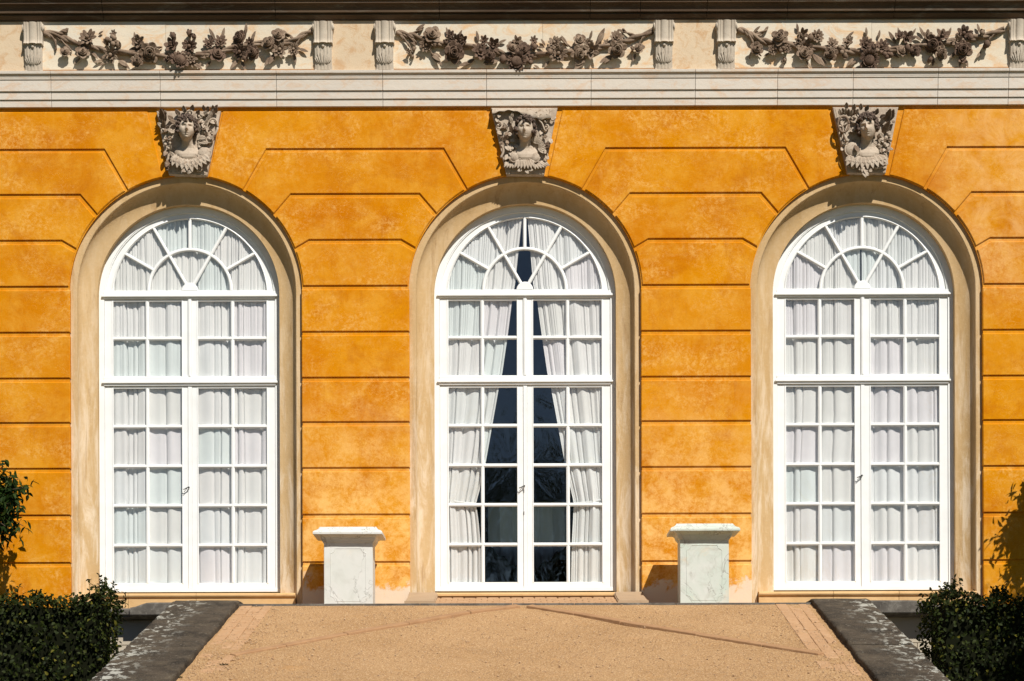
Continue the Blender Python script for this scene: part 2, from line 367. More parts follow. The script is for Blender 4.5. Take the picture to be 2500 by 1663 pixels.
def weed(px,py,label,sd):
    c=RP(px,py); t=random.Random(sd); g=MB()
    for q in range(26):
        a=t.random()*6.28; r=t.uniform(0,.03); L=t.uniform(.015,.04)
        g.leaf((cos(a)*r,sin(a)*r,0),(cos(a)*.8,sin(a)*.8,t.uniform(.3,1)),(0,-.3,1),L,.008,.0012,-.2,t.random(),4)
    o=g.build("weed",M_hedge,loc=c); tag(o,label,'plant','weeds growing in the ramp')
weed(546,1624,"small weed tuft growing in the gravel beside the left brick strip",1)
weed(434,1655,"small weed tuft rooted against the inner edge of the left coping",2)
# dark kerb line along the crest
g=MB(); xx=XL_in-0.02; rnd=random.Random(5)
while xx<XR_in:
    x1=min(XR_in+0.02,xx+rnd.uniform(0.7,1.2)); g.box(xx+0.003,x1-0.003,YC-0.035,YC+0.06,ZCR-0.15,ZCR+0.012+rnd.uniform(-.002,.002)); xx=x1
o=g.build("kerb",M_dstone,bevel=0.004); tag(o,kind='structure')
# oblique kerb boards of the drain channels
def vkerb(pts,name):
    g=MB(); rnd=random.Random(len(name)+int(pts[-1][0]))
    ws=[RP(*p) for p in pts]; segs=[]
    for a,b in zip(ws,ws[1:]):
        n=max(1,int((b-a).length/0.55))
        for i in range(n): segs.append((a.lerp(b,i/n),a.lerp(b,(i+1)/n)))
    N=len(segs)
    for i,(a,b) in enumerate(segs):
        d=(b-a); d.z=0; d.normalize(); nrm=Vector((-d.y,d.x,0)); 
        if nrm.y<0: nrm=-nrm
        w=0.10; e=d*0.004; lift=0.030*(1-0.5*i/N)+rnd.uniform(-.003,.003)
        q=[]
        for p in (a+e,b-e):
            for s,k in ((0,0),(1,0)):
                pp=p+nrm*w*s; q.append(pp)
        v=[]
        for zoff in (-0.1,lift):
            for idx in (0,1,3,2):
                p=q[idx]; v.append((p.x,p.y,zr(p.y)+zoff))
        g.add(v,[(0,1,2,3),(4,5,6,7),(0,1,5,4),(1,2,6,5),(2,3,7,6),(3,0,4,7)])
    o=g.build(name,M_kerb,bevel=0.006); tag(o,kind='structure'); return o
vkerb([(1284,1484),(1400,1503),(1514,1523),(1700,1553),(1860,1578),(1999,1600)],"kerb")
vkerb([(1272,1484),(1150,1499),(1000,1526),(850,1551),(700,1579),(575,1602)],"kerb")
# brick edging strips
def bricks(xa0,xa1,seed):
    g=MB(); rnd=random.Random(seed); y=YC-0.04; cols=[xa0+(xa1-xa0)*t for t in (0,0.36,0.72,1.0)]
    k=0
    while y>YC-4.4:
        fade=max(0,(YC-y-2.0)/2.4)
        for c in range(3):
            L=0.30+rnd.uniform(-.05,.06)
            if rnd.random()<fade*0.9: continue
            x0,x1=cols[c]+rnd.uniform(0.001,0.005),cols[c+1]-rnd.uniform(0.001,0.005)
            yo=(c%2)*0.13; yy=y-yo; z=0.004-0.006*fade+rnd.uniform(-.004,.002)
            v=[]
            for zo in (-0.08,z):
                for (a,b) in ((x0,yy),(x1,yy),(x1,yy-L+0.007),(x0,yy-L+0.007)): v.append((skx(a,b),b,zr(b)+zo+rnd.uniform(-.001,.001)))
            g.add(v,[(0,1,2,3),(4,5,6,7),(0,1,5,4),(1,2,6,5),(2,3,7,6),(3,0,4,7)],False,rnd.random())
        y-=0.305
    o=g.build("pavement",M_brick,bevel=0.005); tag(o,kind='structure')
bricks(RP(591,1476).x,RP(667,1476).x,1); bricks(RP(1890,1472).x,RP(1966,1472).x,2)
# flank walls with coping
def coping(x0,x1,name,label,inner,seed):
    """x0<x1 at the crest; inner=+1 if the ramp lies towards +x"""
    t=thing(name,label,'ramp wall',(x0+(x1-x0)/2,YC,0),'stone flank walls of the ramp'); base=t.location.copy()
    ups=0.065; y=YC+1.28; k=0; rnd=random.Random(seed)
    me_v=[];me_f=[];lich=[]; g=MB(); lv=[]
    ysegs=[(YC+1.25,YC-0.02)]; yy=YC-0.02
    while yy>YE+0.3: L=rnd.uniform(1.25,1.6); ysegs.append((yy,max(YE+.05,yy-L))); yy-=L
    for (ya,yb) in ysegs:
        nyy=max(4,int((ya-yb)/0.035)); nxx=22; rows=[]; sagging=rnd.uniform(-.006,.006)
        for j in range(nyy+1):
            b=ya-0.006+(yb-ya+0.012)*j/nyy; row=[]
            prof=[(0,-0.16),(0,-0.09),(0.0,-0.03),(0.008,-0.006),(0.03,0.0)]+[(0.03+0.94*(i/nxx),0.0) for i in range(1,nxx)]+[(0.97,0),(0.992,-0.006),(1.0,-0.03),(1,-0.09),(1,-0.16)]
            for (a,dz) in prof:
                x=x0+(x1-x0)*a
                flat = b>YC
                z=(ZCR if flat else zr(b))+ups+dz+sagging
                n1=noise.fractal(Vector((x*2.2+seed,b*2.2,dz*4)),1,2,5)
                n2=noise.fractal(Vector((x*9+seed,b*9,dz*9)),0.9,2,4)
                ex=(n1*0.008+n2*0.008) if (a<0.06 or a>0.94) else 0
                if (a<0.06 or a>0.94): z-=max(0,n2+n1-0.25)*0.028
                j_end=min(j,nyy-j); z-= 0.012 if j_end==0 else 0
                xs=skx(x,b) if not flat else x
                row.append((xs+ex-base.x,b-base.y,z+n1*0.006+n2*0.002))
                lv.append((a if inner<0 else 1-a, b))
            rows.append(row)
        g.grid(rows,True)
    o=g.build("coping",M_cop,t)
    # lichen density: a property of the stone, thickest near its outer edge
    at=o.data.attributes.new("lichen",'FLOAT','POINT')
    vals=[]
    for (a,b) in lv: vals.append(max(0,min(1,(a-0.35)*2.2+0.30*noise.noise(Vector((a*3,b*1.5,seed))))))
    if len(vals)==len(o.data.vertices): at.data.foreach_set('value',vals)
    # flank masonry below
    g=MB(); v=[]
    ys=[YC+1.2,YC,YE+0.3]
    rows=[]
    for b in ys:
        zt=(ZCR if b>=YC else zr(b))+ups-0.14; q0=skx(x0,b)+0.03; q1=skx(x1,b)-0.03
        rows.append([(q0-base.x,b-base.y,-0.3),(q0-base.x,b-base.y,max(zt,-.2)),(q1-base.x,b-base.y,max(zt,-.2)),(q1-base.x,b-base.y,-0.3)])
    g.grid(rows,False,True); g.f.append([len(g.v)-4+i for i in range(4)]); g.sm.append(False); g.t.append(.5)
    g.build("flank_masonry",M_base,t)
coping(XL_out,XL_in,"ramp_wall","sloping dark stone coping on the left of the gravel ramp, spotted with pale lichen",+1,11)
coping(XR_in,XR_out,"ramp_wall","sloping blackened stone coping on the right of the gravel ramp, white lichen along its outer edge",-1,29)

# ================================================================== BUILDING
B=thing("palace_building","orange rendered palace front with three tall arched windows, carved garland frieze and pale stone cornice","building",(0,0,0))
CX=[-3.966,0.177,4.349]; RO=1.41; ZA=P(1282,709).z
ZB=ZCR-0.30                                   # bottom of the orange wall
WL,WR=-9.2,9.6
zg=[Z(y) for y in (364,476,588,700.5,812.5,924.5,1033,1145,1259,1375)]
ztop=Z(267); zarch_bot=Z(257)
GW=0.0235  # half groove
def arc(cx,r,a0,a1,n=18): return [(cx+r*cos(R(a0+(a1-a0)*i/n)),ZA+r*sin(R(a0+(a1-a0)*i/n))) for i in range(n+1)]
A3=math.degrees(math.asin((zg[3]-ZA)/RO)); bend=[(0.995,zg[0]),(1.295,zg[1]),(1.515,zg[2])]; ang=[60,40.2,20.4,A3]
g=MB(); rnd=random.Random(21)
def pier(cl,cr,xl=None,xr=None):
    """cl/cr: arch centres to the left / right of the pier (None = wall end xl/xr)"""
    rr=RO
    def joint(n):   # polyline from left to right, n=0..2
        pts=[]
        if cl is not None:
            pts.append((cl+rr*cos(R(ang[n])),ZA+rr*sin(R(ang[n])))); pts.append((cl+bend[n][0],bend[n][1]))
        else: pts.append((xl,bend[n][1]))
        if cr is not None:
            pts.append((cr-bend[n][0],bend[n][1])); pts.append((cr-rr*cos(R(ang[n])),ZA+rr*sin(R(ang[n]))))
        else: pts.append((xr,bend[n][1]))
        return pts
    def aR(a0,a1): return [] if cr is None else arc(cr,rr,180-a0,180-a1,14)[1:-1]
    def aL(a0,a1): return [] if cl is None else arc(cl,rr,a0,a1,14)[1:-1]
    L=cl+rr if cl is not None else xl; Rr=cr-rr if cr is not None else xr
    ak=79.2
    # top course
    poly=[]
    poly.append((cl+0.452,ztop) if cl is not None else (xl,ztop))
    poly.append((cr-0.452,ztop) if cr is not None else (xr,ztop))
    if cr is not None: poly+= arc(cr,rr,180-ak,180-ang[0],8)[:-1]
    poly+=joint(0)[::-1]
    if cl is not None: poly+= arc(cl,rr,ang[0],ak,8)[1:]
    g.plate(poly,0.10,0.0,0.009,GW*0.55,rnd.random())
    for n in range(3):
        up=joint(n); lo=joint(n+1)[::-1] if n<2 else [(Rr,zg[3]),(L,zg[3])]
        poly=up+aR(ang[n],ang[n+1])+lo+aL(ang[n+1],ang[n])
        g.plate(poly,0.10,0.0,0.009,GW,rnd.random())
    zs=zg[3:]+[ZB-0.3]
    for i in range(len(zs)-1):
        g.plate([(L-GW+0.004,zs[i]),(Rr+GW-0.004,zs[i]),(Rr+GW-0.004,zs[i+1]),(L-GW+0.004,zs[i+1])],0.10,0.0,0.009,GW,rnd.random())
    # backing plane seen in the joints
    rr2=RO+0.012
    bl=[(cl,0)] if cl is not None else None
    poly=[]
    poly.append((cl if cl is not None else xl,zarch_bot+0.1)); poly.append((cr if cr is not None else xr,zarch_bot+0.1))
    if cr is not None: poly+= arc(cr,rr2,90,180,24); poly.append((cr-rr2,ZB-0.35))
    else: poly.append((xr,ZB-0.35))
    if cl is not None: poly.append((cl+rr2,ZB-0.35)); poly+= arc(cl,rr2,0,90,24)
    else: poly.append((xl,ZB-0.35))
    g.plate(poly,0.42,0.019,0,0,1.0)
pier(None,CX[0],xl=WL); pier(CX[0],CX[1]); pier(CX[1],CX[2]); pier(CX[2],None,xr=WR)
# basement below, and the body behind
wall=g.build("wall",M_plaster,B)
g=MB()
ZS=Z(1474)
def course(x0,x1,zt,n,h):
    for k in range(n):
        x=x0-(k%2)*0.6
        while x<x1:
            xe=min(x1,x+1.25); xs=max(x0,x)
            if xe-xs>0.05: g.box(xs+0.003,xe-0.003,-0.02,0.10,zt-h*(k+1)+0.003,zt-h*k-0.003,rnd.random())
            x+=1.25
course(WL,CX[0]+1.3,Z(1503),12,(Z(1503)-Z(1573))); g.build("basement_wall",M_base,B,bevel=0.004)
g=MB(); course(CX[2]-1.3,WR,Z(1503),12,(Z(1503)-Z(1573))); g.build("basement_wall",M_base,B,bevel=0.004)
g=MB(); g.box(WL,WR,0.012,0.4,-0.2,ZB); g.build("plinth_core",M_joint,B)
# plinth ledge, dark weathered stone, both sides of the ramp
def ledge(x0,x1,xc0,xc1):
    g=MB(); zt=Z(1482,-0.25); zb=Z(1503,-0.25)
    pr=[(0.1,zt+0.004),(-0.22,zt),(-0.25,zt-0.02),(-0.25,zb+0.025),(-0.22,zb+0.012),(-0.22,zb-0.004),(-0.15,zb-0.016),(0.1,zb-0.02)]
    g.ext_x(pr,x0,x1)
    # swept-up block next to the ramp
    n=10; rows=[]
    for i in range(n+1):
        t=i/n; x=xc0+(xc1-xc0)*t; e=min(1,t/0.35); e=e*e*(3-2*e); h=0.005+e*0.062
        rows.append([(x,0.1,zt+h),(x,-0.26,zt+h),(x,-0.285,zt+h-0.015),(x,-0.285,zb+0.02),(x,-0.24,zb-0.002),(x,0.1,zb-0.005)])
    g.grid(rows,False,True)
    for k in (0,n): g.add(rows[k],[list(range(6))])
    return g.build("plinth_ledge",M_dstone,B,bevel=0.006)
ledge(WL,XL_out-0.02,X(318,1480,-.25),XL_out-0.02); ledge(XR_out+0.02,WR,X(2300,1480,-.25),XR_out+0.02)

# --- window surrounds, windows
ZF0=Z(1443.5,0.31)       # bottom of the white frame
def sweep(mb,cx,prof,zb,n=40,smooth=True,zc=None,closed=False,tint=0.5):
    """prof: list of (r,y); swept up the left side, round the arch and down the right side"""
    zc=zc or ZA; rows=[]
    st=[('j',-1,zb)]+[('j',-1,zb+(zc-zb)*k/8) for k in range(1,8)]+[('a',180-180*i/n,0) for i in range(n+1)]+[('j',1,zb+(zc-zb)*k/8) for k in range(7,0,-1)]+[('j',1,zb)]
    for s_ in st:
        if s_[0]=='j': rows.append([(cx+s_[1]*r,y,s_[2]) for r,y in prof])
        else: rows.append([(cx+r*cos(R(s_[1])),y,zc+r*sin(R(s_[1]))) for r,y in prof])
    mb.grid(rows,smooth,closed,tint)
def ring(mb,cx,r0,r1,y0,y1,zb,zc=None,n=40):
    sweep(mb,cx,[(r0,y1),(r0,y0)],zb,n,False,zc); sweep(mb,cx,[(r0,y0),(r1,y0)],zb,n,False,zc); sweep(mb,cx,[(r1,y0),(r1,y1)],zb,n,False,zc)
for i,cx in enumerate(CX):
    g=MB(); zb=ZB-0.2
    sweep(g,cx,[(1.44,0.42),(1.44,0.060),],zb,40,False); sweep(g,cx,[(1.44,0.060),(1.345,0.060)],zb,40,False)
    sweep(g,cx,[(1.345,0.060),(1.338,0.067)],zb,40,False)
    sweep(g,cx,[(1.12+0.218*cos(t*PI/20),0.067+0.15*sin(t*PI/20)) for t in range(11)],zb,48,True)
    sweep(g,cx,[(1.12,0.217),(1.12,0.36)],zb,48,False)
    o=g.build("window_surround",M_tan,B)
    o['label']=["tan hollow-moulded stone surround of the left arched window","tan hollow-moulded stone surround of the middle arched window","tan hollow-moulded stone surround of the right arched window"][i]
    o['group']='window surrounds'
# sills of the two side windows and the threshold of the middle one
for i in (0,2):
    g=MB(); cx=CX[i]; x0,x1=cx-1.33,cx+1.33; js=[x0]+([x0+0.62,x0+0.62+0.83] if i==0 else [x0+0.91,x0+1.71])+[x1]
    ztp=Z(1445.5); pr=[(0.32,ztp),(0.0,ztp-0.003)]
    for k in range(9):
        a=PI/2-k*PI/8; pr.append((0.0-0.028*cos(a),ztp-0.030+0.027*sin(a)))
    pr+=[(0.008,ztp-0.062),(0.008,ztp-0.072),(-0.008,ztp-0.078),(-0.008,ZB-0.05),(0.32,ZB-0.05)]
    for a,b in zip(js,js[1:]): g.ext_x(pr,a+0.0025,b-0.0025,rnd.random())
    o=g.build("window_sill",M_sill,B)
    # retaining stone below for far sides handled by wall
g=MB(); cx=CX[1]; ztp=Z(1446); x0,x1=cx-1.09,cx+1.09
pr=[(0.33,ztp),(-0.02,ztp-0.004),(-0.045,ztp-0.02),(-0.045,ztp-0.05),(-0.02,ztp-0.056),(-0.02,ZB),(0.33,ZB)]
g.ext_x(pr,x0,x1); g.build("threshold",M_sill,B,bevel=0.004)
# brick apron rising to the threshold
g=MB(); ya,yb=YC+0.08,-0.05; za,zb2=ZCR+0.004,Z(1457)-0.012
nr=6
for r in range(nr):
    y0=ya+(yb-ya)*r/nr; y1=ya+(yb-ya)*(r+1)/nr; xx=x0-0.02-(r%2)*0.07
    while xx<x1+0.02:
        xe=min(xx+0.142,x1+0.03); xs=max(xx,x0-0.03)
        if xe-xs>0.03:
            j=rnd.uniform(-.004,.004); f=lambda y:za+(zb2-za)*((y-ya)/(yb-ya))
            v=[(xs+.004,y0+.004,f(y0)-.08),(xe-.004,y0+.004,f(y0)-.08),(xe-.004,y1-.004,f(y1)-.08),(xs+.004,y1-.004,f(y1)-.08),
               (xs+.004,y0+.004,f(y0)+j),(xe-.004,y0+.004,f(y0)+j),(xe-.004,y1-.004,f(y1)+j),(xs+.004,y1-.004,f(y1)+j)]
            g.add(v,[(0,1,2,3),(4,5,6,7),(0,1,5,4),(1,2,6,5),(2,3,7,6),(3,0,4,7)],False,rnd.random())
        xx+=0.142
o=g.build("pavement",M_brick,bevel=0.008); tag(o,kind='structure')
# curved cheek stones either side of the apron
for s_ in (-1,1):
    g=MB(); cx=CX[1]; xa=cx+s_*1.075; xb=cx+s_*1.425; n=12; rows=[]
    for k in range(n+1):
        t=k/n; y=-0.02-t*0.95; z=(Z(1446)+0.0)-(Z(1446)-ZCR-0.02)*(t**0.8)*0.78
        rows.append([(xa,y,z),(xb+s_*0.01*t,y,z+0.0),(xb,y,ZCR-0.1),(xa,y,ZCR-0.1)])
    if s_<0: rows=[[r[1],r[0],r[3],r[2]] for r in rows]
    g.grid(rows,True,True)
    for k in (0,n): g.add(rows[k],[list(range(4))])
    o=g.build("cheek_stone",M_ledge2,B,bevel=0.012,seg=2); 
    for p in o.data.polygons: p.use_smooth=False

def pane_mesh(polys,y,parent,rng,name="glass"):
    """polys: list of polygons (x,z): one very slightly tilted sheet each, with a tint of its own"""
    tints=[(0.925,0.94,0.935),(0.905,0.94,0.935),(0.935,0.922,0.935),(0.94,0.94,0.93),(0.94,0.95,0.95),(0.935,0.93,0.922),(0.935,0.935,0.92),(0.95,0.95,0.945)]
    vs=[];fs=[];cols=[]
    for p in polys:
        cxp=sum(a for a,b in p)/len(p); czp=sum(b for a,b in p)/len(p)
        ax,az=rng.uniform(-.004,.004),rng.uniform(-.004,.004); n=len(vs)
        for a,b in p: vs.append((a,y+(a-cxp)*ax+(b-czp)*az,b))
        fs.append(list(range(n,n+len(p)))); cols.append(rng.choice(tints))
    me=bpy.data.meshes.new(name); me.from_pydata(vs,[],fs)
    at=me.color_attributes.new("pane_tint",'FLOAT_COLOR','CORNER')
    for p,c in zip(me.polygons,cols):
        for li in p.loop_indices: at.data[li].color=(c[0],c[1],c[2],1)
    me.materials.append(M_glass); o=bpy.data.objects.new(name,me); COL.objects.link(o); o.parent=parent; return o
YW=0.31; YG=0.338
zT1a,zT1b=Z(733,YW),Z(708,YW); zT2a,zT2b=Z(945.5,YW),Z(916,YW)
rowsU=[(Z(818.5,YW),Z(733,YW)),(Z(916,YW),Z(828.5,YW))]
rowsL=[(Z(1033.5,YW),Z(945.5,YW)),(Z(1130.5,YW),Z(1043.5,YW)),(Z(1227,YW),Z(1140.5,YW)),(Z(1324,YW),Z(1236.8,YW)),(Z(1421,YW),Z(1334,YW))]
xc=[(0.093,0.502),(0.553,0.955)]
ZL=5.985-5.96+ZA-0.005; RL=0.948
def hbox(g,cx,s,a,b,y0,y1,z0,z1): g.box(min(cx+s*a,cx+s*b),max(cx+s*a,cx+s*b),y0,y1,z0,z1)
WLAB=["left tall arched window with white frame and closed pale curtains","middle tall arched french window with white frame, dark glass between parted curtains","right tall arched window with white frame and closed pale curtains"]
def window(i):
    cx=CX[i]; rng=random.Random(50+i)
    # outer frame (the part), transoms
    g=MB(); ring(g,cx,1.15,1.055,YW,YW+0.09,ZF0)
    sweep(g,cx,[(1.058,YW+0.012),(1.042,YW+0.004),(1.036,YW+0.016),(1.036,YW+0.04)],zT1b,40,False)
    g.box(cx-1.14,cx+1.14,YW-0.006,YW+0.09,ZF0,ZF0+0.045)
    for za,zb_ in ((zT1a+0.028,zT1b-0.012),(zT2a+0.030,zT2b-0.012)):
        g.box(cx-1.062,cx+1.062,YW-0.010,YW+0.085,za,zb_)
        m=za+(zb_-za)*0.30
        g.box(cx-1.085,cx+1.085,YW-0.030,YW-0.008,m-0.004,m+0.020); g.box(cx-1.072,cx+1.072,YW-0.018,YW-0.008,m+0.020,m+0.034)
    fr=g.build("window",M_white,B,bevel=0.0035); fr['label']=WLAB[i]; fr['group']='tall arched windows'
    # fanlight
    g=MB(); y0,y1=YW+0.014,YW+0.052
    sweep(g,cx,[(1.04,y0+0.01),(RL+0.02,y0+0.01)],zT1b-0.01,40,False,ZL); sweep(g,cx,[(RL+0.022,y0+0.004),(RL+0.010,y0-0.002),(RL,y0+0.012),(RL,y1)],zT1b-0.01,40,False,ZL)
    zb_=zT1b; g.box(cx-0.98,cx+0.98,y0+0.003,y1,zb_-0.02,zb_+0.010)
    hz=zb_+0.005
    for a in (30,60,90,120,150):
        r0=0.52 if a in(30,90,150) else 0.085; d=Vector((cos(R(a)),0,sin(R(a)))); p=Vector((-d.z,0,d.x))
        # end on outer circle
        o0=Vector((cx,0,hz)); cc=Vector((cx,0,ZL)); bq=2*d.dot(o0-cc); cq=(o0-cc).length_squared-(RL+0.012)**2; r1=(-bq+math.sqrt(bq*bq-4*cq))/2
        A=o0+d*r0; Bp=o0+d*r1; hw=0.0205
        v=[]
        for yy,h in ((y0,hw*0.45),(y0+0.012,hw),(y1,hw)):
            for q in (A,Bp): v+= [(q.x+p.x*h,yy,q.z+p.z*h),(q.x-p.x*h,yy,q.z-p.z*h)]
        g.add(v,[(0,1,3,2),(0,2,6,4),(1,5,7,3),(4,6,10,8),(5,9,11,7),(0,4,5,1),(2,3,7,6)])
    n=30
    rows=[[(cx+r*cos(PI*k/n),y,hz+r*sin(PI*k/n)) for r,y in ((0.533,y1),(0.533,y0+0.011),(0.522,y0-0.001),(0.502,y0-0.001),(0.491,y0+0.011),(0.491,y1))] for k in range(n+1)]
    g.grid(rows,False)
    hub=[(cx+0.105*cos(PI*k/14),hz-0.004+0.105*sin(PI*k/14)) for k in range(15)]
    g.plate(hub,y1,y0-0.004,0.008)
    fl=g.build("fanlight",M_white,fr)
    # fan panes
    polys=[]; oo=0.507
    def pol(a,r): return (cx+r*cos(R(a)),hz+r*sin(R(a)))
    def oc(a):
        d=Vector((cos(R(a)),0,sin(R(a)))); o0=Vector((cx,0,hz)); cc=Vector((cx,0,ZL)); bq=2*d.dot(o0-cc); cq=(o0-cc).length_squared-(RL+0.01)**2
        r=(-bq+math.sqrt(bq*bq-4*cq))/2; return (cx+r*d.x,hz+r*d.z)
    for a0 in range(0,180,30): polys.append([pol(a0+30-k*5,oo) for k in range(7)]+[oc(a0+k*5) for k in range(7)])
    for a0 in range(0,180,60): polys.append([pol(a0+60-k*6,0.05) for k in range(11)]+[pol(a0+k*6,oo) for k in range(11)])
    pane_mesh(polys,YG,fr,rng)
    # casements
    for tier,rws in (('u',rowsU),('l',rowsL)):
        zt=rws[0][1]; zbm=rws[-1][0]
        for s in (-1,1):
            g=MB(); y0,y1=YW+0.012,YW+0.055
            zlo=(zT2b-0.012) if tier=='u' else ZF0+0.047; zhi=(zT1a+0.026) if tier=='u' else (zT2a+0.028)
            hbox(g,cx,s,0.024,0.093,y0,y1,zlo,zhi); hbox(g,cx,s,0.955,1.053,y0,y1,zlo,zhi)
            hbox(g,cx,s,0.093,0.955,y0,y1,zt,zhi); hbox(g,cx,s,0.093,0.955,y0,y1,zlo,zbm)
            mo=0.008
            # raised inner moulding
            hbox(g,cx,s,0.086,0.093+mo,y0-0.006,y1-0.01,zbm-mo,zt+mo) ; hbox(g,cx,s,0.955-mo,0.964,y0-0.006,y1-0.01,zbm-mo,zt+mo)
            # muntins
            hbox(g,cx,s,0.506,0.549,y0+0.004,y1-0.003,zbm,zt); hbox(g,cx,s,0.516,0.539,y0-0.004,y0+0.004,zbm,zt)
            for (a,b),(c,d) in zip(rws,rws[1:]):
                zm0,zm1=d,a
                g.box(min(cx+s*.093,cx+s*.955),max(cx+s*.093,cx+s*.955),y0+0.005,y1-0.004,zm0+0.003,zm1-0.003)
                g.box(min(cx+s*.093,cx+s*.955),max(cx+s*.093,cx+s*.955),y0-0.003,y0+0.005,zm0+0.013,zm1-0.013)
            ca=g.build("casement",M_white,fr,bevel=0.0025)
            polys=[]
            for (a,b) in rws:
                for (c,d) in xc:
                    l,r_=sorted((cx+s*(c-.006),cx+s*(d+.006))); polys.append([(l,a-.006),(r_,a-.006),(r_,b+.006),(l,b+.006)])
            pane_mesh(polys,YG,fr,rng)
        g=MB(); g.box(cx-0.023,cx+0.023,YW-0.002,YW+0.06,zlo,zhi) if tier=='u' else g.box(cx-0.023,cx+0.023,YW+0.004,YW+0.06,zlo,zhi)
        g.box(cx-0.012,cx+0.012,YW-0.010,YW+0.003,zlo+0.01,zhi-0.003) if tier=='u' else g.box(cx-0.023,cx-0.017,YW-0.001,YW+0.005,zlo,zhi)
        g.build("mullion",M_white,fr,bevel=0.003)
    # handle
    g=MB(); hx=cx-0.045; hz2=Z([1190,1189,1166][i],YW)
    g.ball((hx+0.03,YW-0.015,hz2+0.010),0.012,8); g.tube([(hx+0.03,YW+0.01,hz2+.01),(hx+0.03,YW-0.03,hz2+.01)],0.007,8)
    g.tube([(hx+0.032,YW-0.032,hz2+0.014),(hx,YW-0.036,hz2-0.004),(hx-0.028,YW-0.035,hz2-0.018),(hx-0.036,YW-0.033,hz2-0.014)],[.007,.006,.005,.006],6)
    g.tube([(hx+0.01,YW-0.03,hz2-0.004),(hx-0.012,YW-0.028,hz2-0.03),(hx-0.03,YW-0.027,hz2-0.05)],[.004,.003,.004],6)
    g.build("handle",M_iron,fr)
    if i==1:
        for zz in (1199,1253):
            g=MB(); g.box(hx+0.02,hx+0.030,YW+0.000,YW+0.012,Z(zz+4,YW),Z(zz-3,YW)); g.ball((hx+0.025,YW+0.004,Z(zz-3,YW)),0.007,8); g.build("keyhole",M_iron,fr)
for i in range(3): window(i)

# --- curtains
def curtain(i,s,inner,label,seed,nf,tie=None,fine=2.1):
    """inner(z)->distance of the inner edge from the window centre"""
    cx=CX[i]; rng=random.Random(seed); g=MB(); NU=320; NV=56; zb=ZF0+0.03; out=1.10
    ph=[rng.uniform(0,6.28) for _ in range(6)]; aw=[rng.uniform(.4,1) for _ in range(6)]
    crs=[];uu=rng.uniform(.02,.08)
    while uu<1.0: crs.append((uu,rng.uniform(.35,1.0),rng.uniform(-.02,.02),rng.uniform(.006,.013))); uu+=rng.choice((rng.uniform(.05,.09),rng.uniform(.10,.20),rng.uniform(.14,.24)))
    fin=[];uu=.01
    while uu<1.0: fin.append((uu,rng.uniform(.4,1.0),rng.uniform(-.01,.01),rng.uniform(.004,.008))); uu+=rng.uniform(.022,.055)
    def warp(u): return u+0.035*sum(aw[k]*sin((k+1)*PI*1.3*u+ph[k])/(k+1) for k in range(5))
    rows=[]
    for j in range(NV+1):
        v=j/NV; row=[]
        for k in range(NU+1):
            u=k/NU
            ztop_x=None
            xo=out; 
            # arch limit at this column
            z_ap=zb+v*(ZA+1.05-zb); xi=inner(z_ap)
            x=xi+(xo-xi)*u
            lim=math.sqrt(max(0,1.12**2-min(x,1.115)**2)); zt=ZA+lim-0.02 if x<1.12 else ZA
            z=zb+(zt-zb)*v; xi=inner(z); x=xi+(xo-xi)*u
            top=max(0,(v-0.80)/0.20); sag=1-v
            w_=warp(u)
            vz=(ZA+1-z)/4.6
            cr_=sum(dp*math.exp(-(abs(u-u0-dr*vz*2-0.006*sin(z*1.7+u0*9))/wd_)**1.3) for (u0,dp,dr,wd_) in crs)
            cf=sum(dp*math.exp(-(abs(u-u0-dr*vz)/wd_)**1.3) for (u0,dp,dr,wd_) in fin)
            und=0.5+0.5*sin(2*PI*nf*0.55*w_+ph[5]+0.25*sin(z*.8)); und2=0.5+0.5*sin(2*PI*nf*1.25*w_+ph[4]+0.3*sin(z*1.3+ph[0]))
            y=0.385-0.022*und-0.012*und2+0.040*cr_*(1-0.5*top)+0.020*cf*min(1,max(0,(v-0.55)/0.4))+0.005*sin(7*u+3*z+ph[1])
            if tie:
                q=math.exp(-((z-tie)/0.28)**2); y+=0.035*q*(0.5-u)*2*0.5; y-=0.01*q
            row.append((cx+s*x,y,z))
        rows.append(row)
    g.grid(rows,True)
    o=g.build("curtain",M_curt); tag(o,label,'curtain','linen window curtains')
    if tie:
        g=MB(); xi=inner(tie); pts=[(cx+s*(xi-0.01),0.425,tie-.0),(cx+s*(xi+0.02),0.352,tie-0.0),(cx+s*((xi+out)/2),0.350,tie+0.02),(cx+s*(out-0.03),0.36,tie+0.075),(cx+s*(out+0.02),0.40,tie+0.09)]
        g.tube(pts,[.011,.012,.012,.011,.009],8,flat=0.5); g.build("tieback",M_curt,o)
    return o
def interp(tab):
    def f(z):
        if z>=tab[0][0]: return tab[0][1]
        for (za,a),(zb_,b) in zip(tab,tab[1:]):
            if z>=zb_: return b+(a-b)*((z-zb_)/(za-zb_))
        return tab[-1][1]
    return f
def tabpx(lst,s): return interp([(Z(py,0.39),s*(X(px,py,0.39)-CX[1])) for px,py in lst])
curtain(0,-1,lambda z:-0.01,"closed white curtain behind the left half of the left arched window",4,7)
curtain(0,1,lambda z:0.004,"closed white curtain behind the right half of the left arched window",9,6)
curtain(1,-1,tabpx([(1277,510),(1257,700),(1250.7,732),(1240,818),(1226,915),(1218.6,945),(1186,1130),(1173,1190),(1162,1230),(1168,1270),(1173,1324),(1174,1440)],-1),
        "tied-back white curtain on the left side of the middle window's dark opening",13,6,Z(1230,.39))
curtain(1,1,tabpx([(1286,510),(1302,700),(1311,732),(1322.6,818),(1336.8,915),(1344.6,945),(1378.6,1130),(1391,1185),(1401,1228),(1399,1270),(1396,1324),(1394,1440)],1),
        "tied-back white curtain on the right side of the middle window's dark opening",17,6,Z(1230,.39))
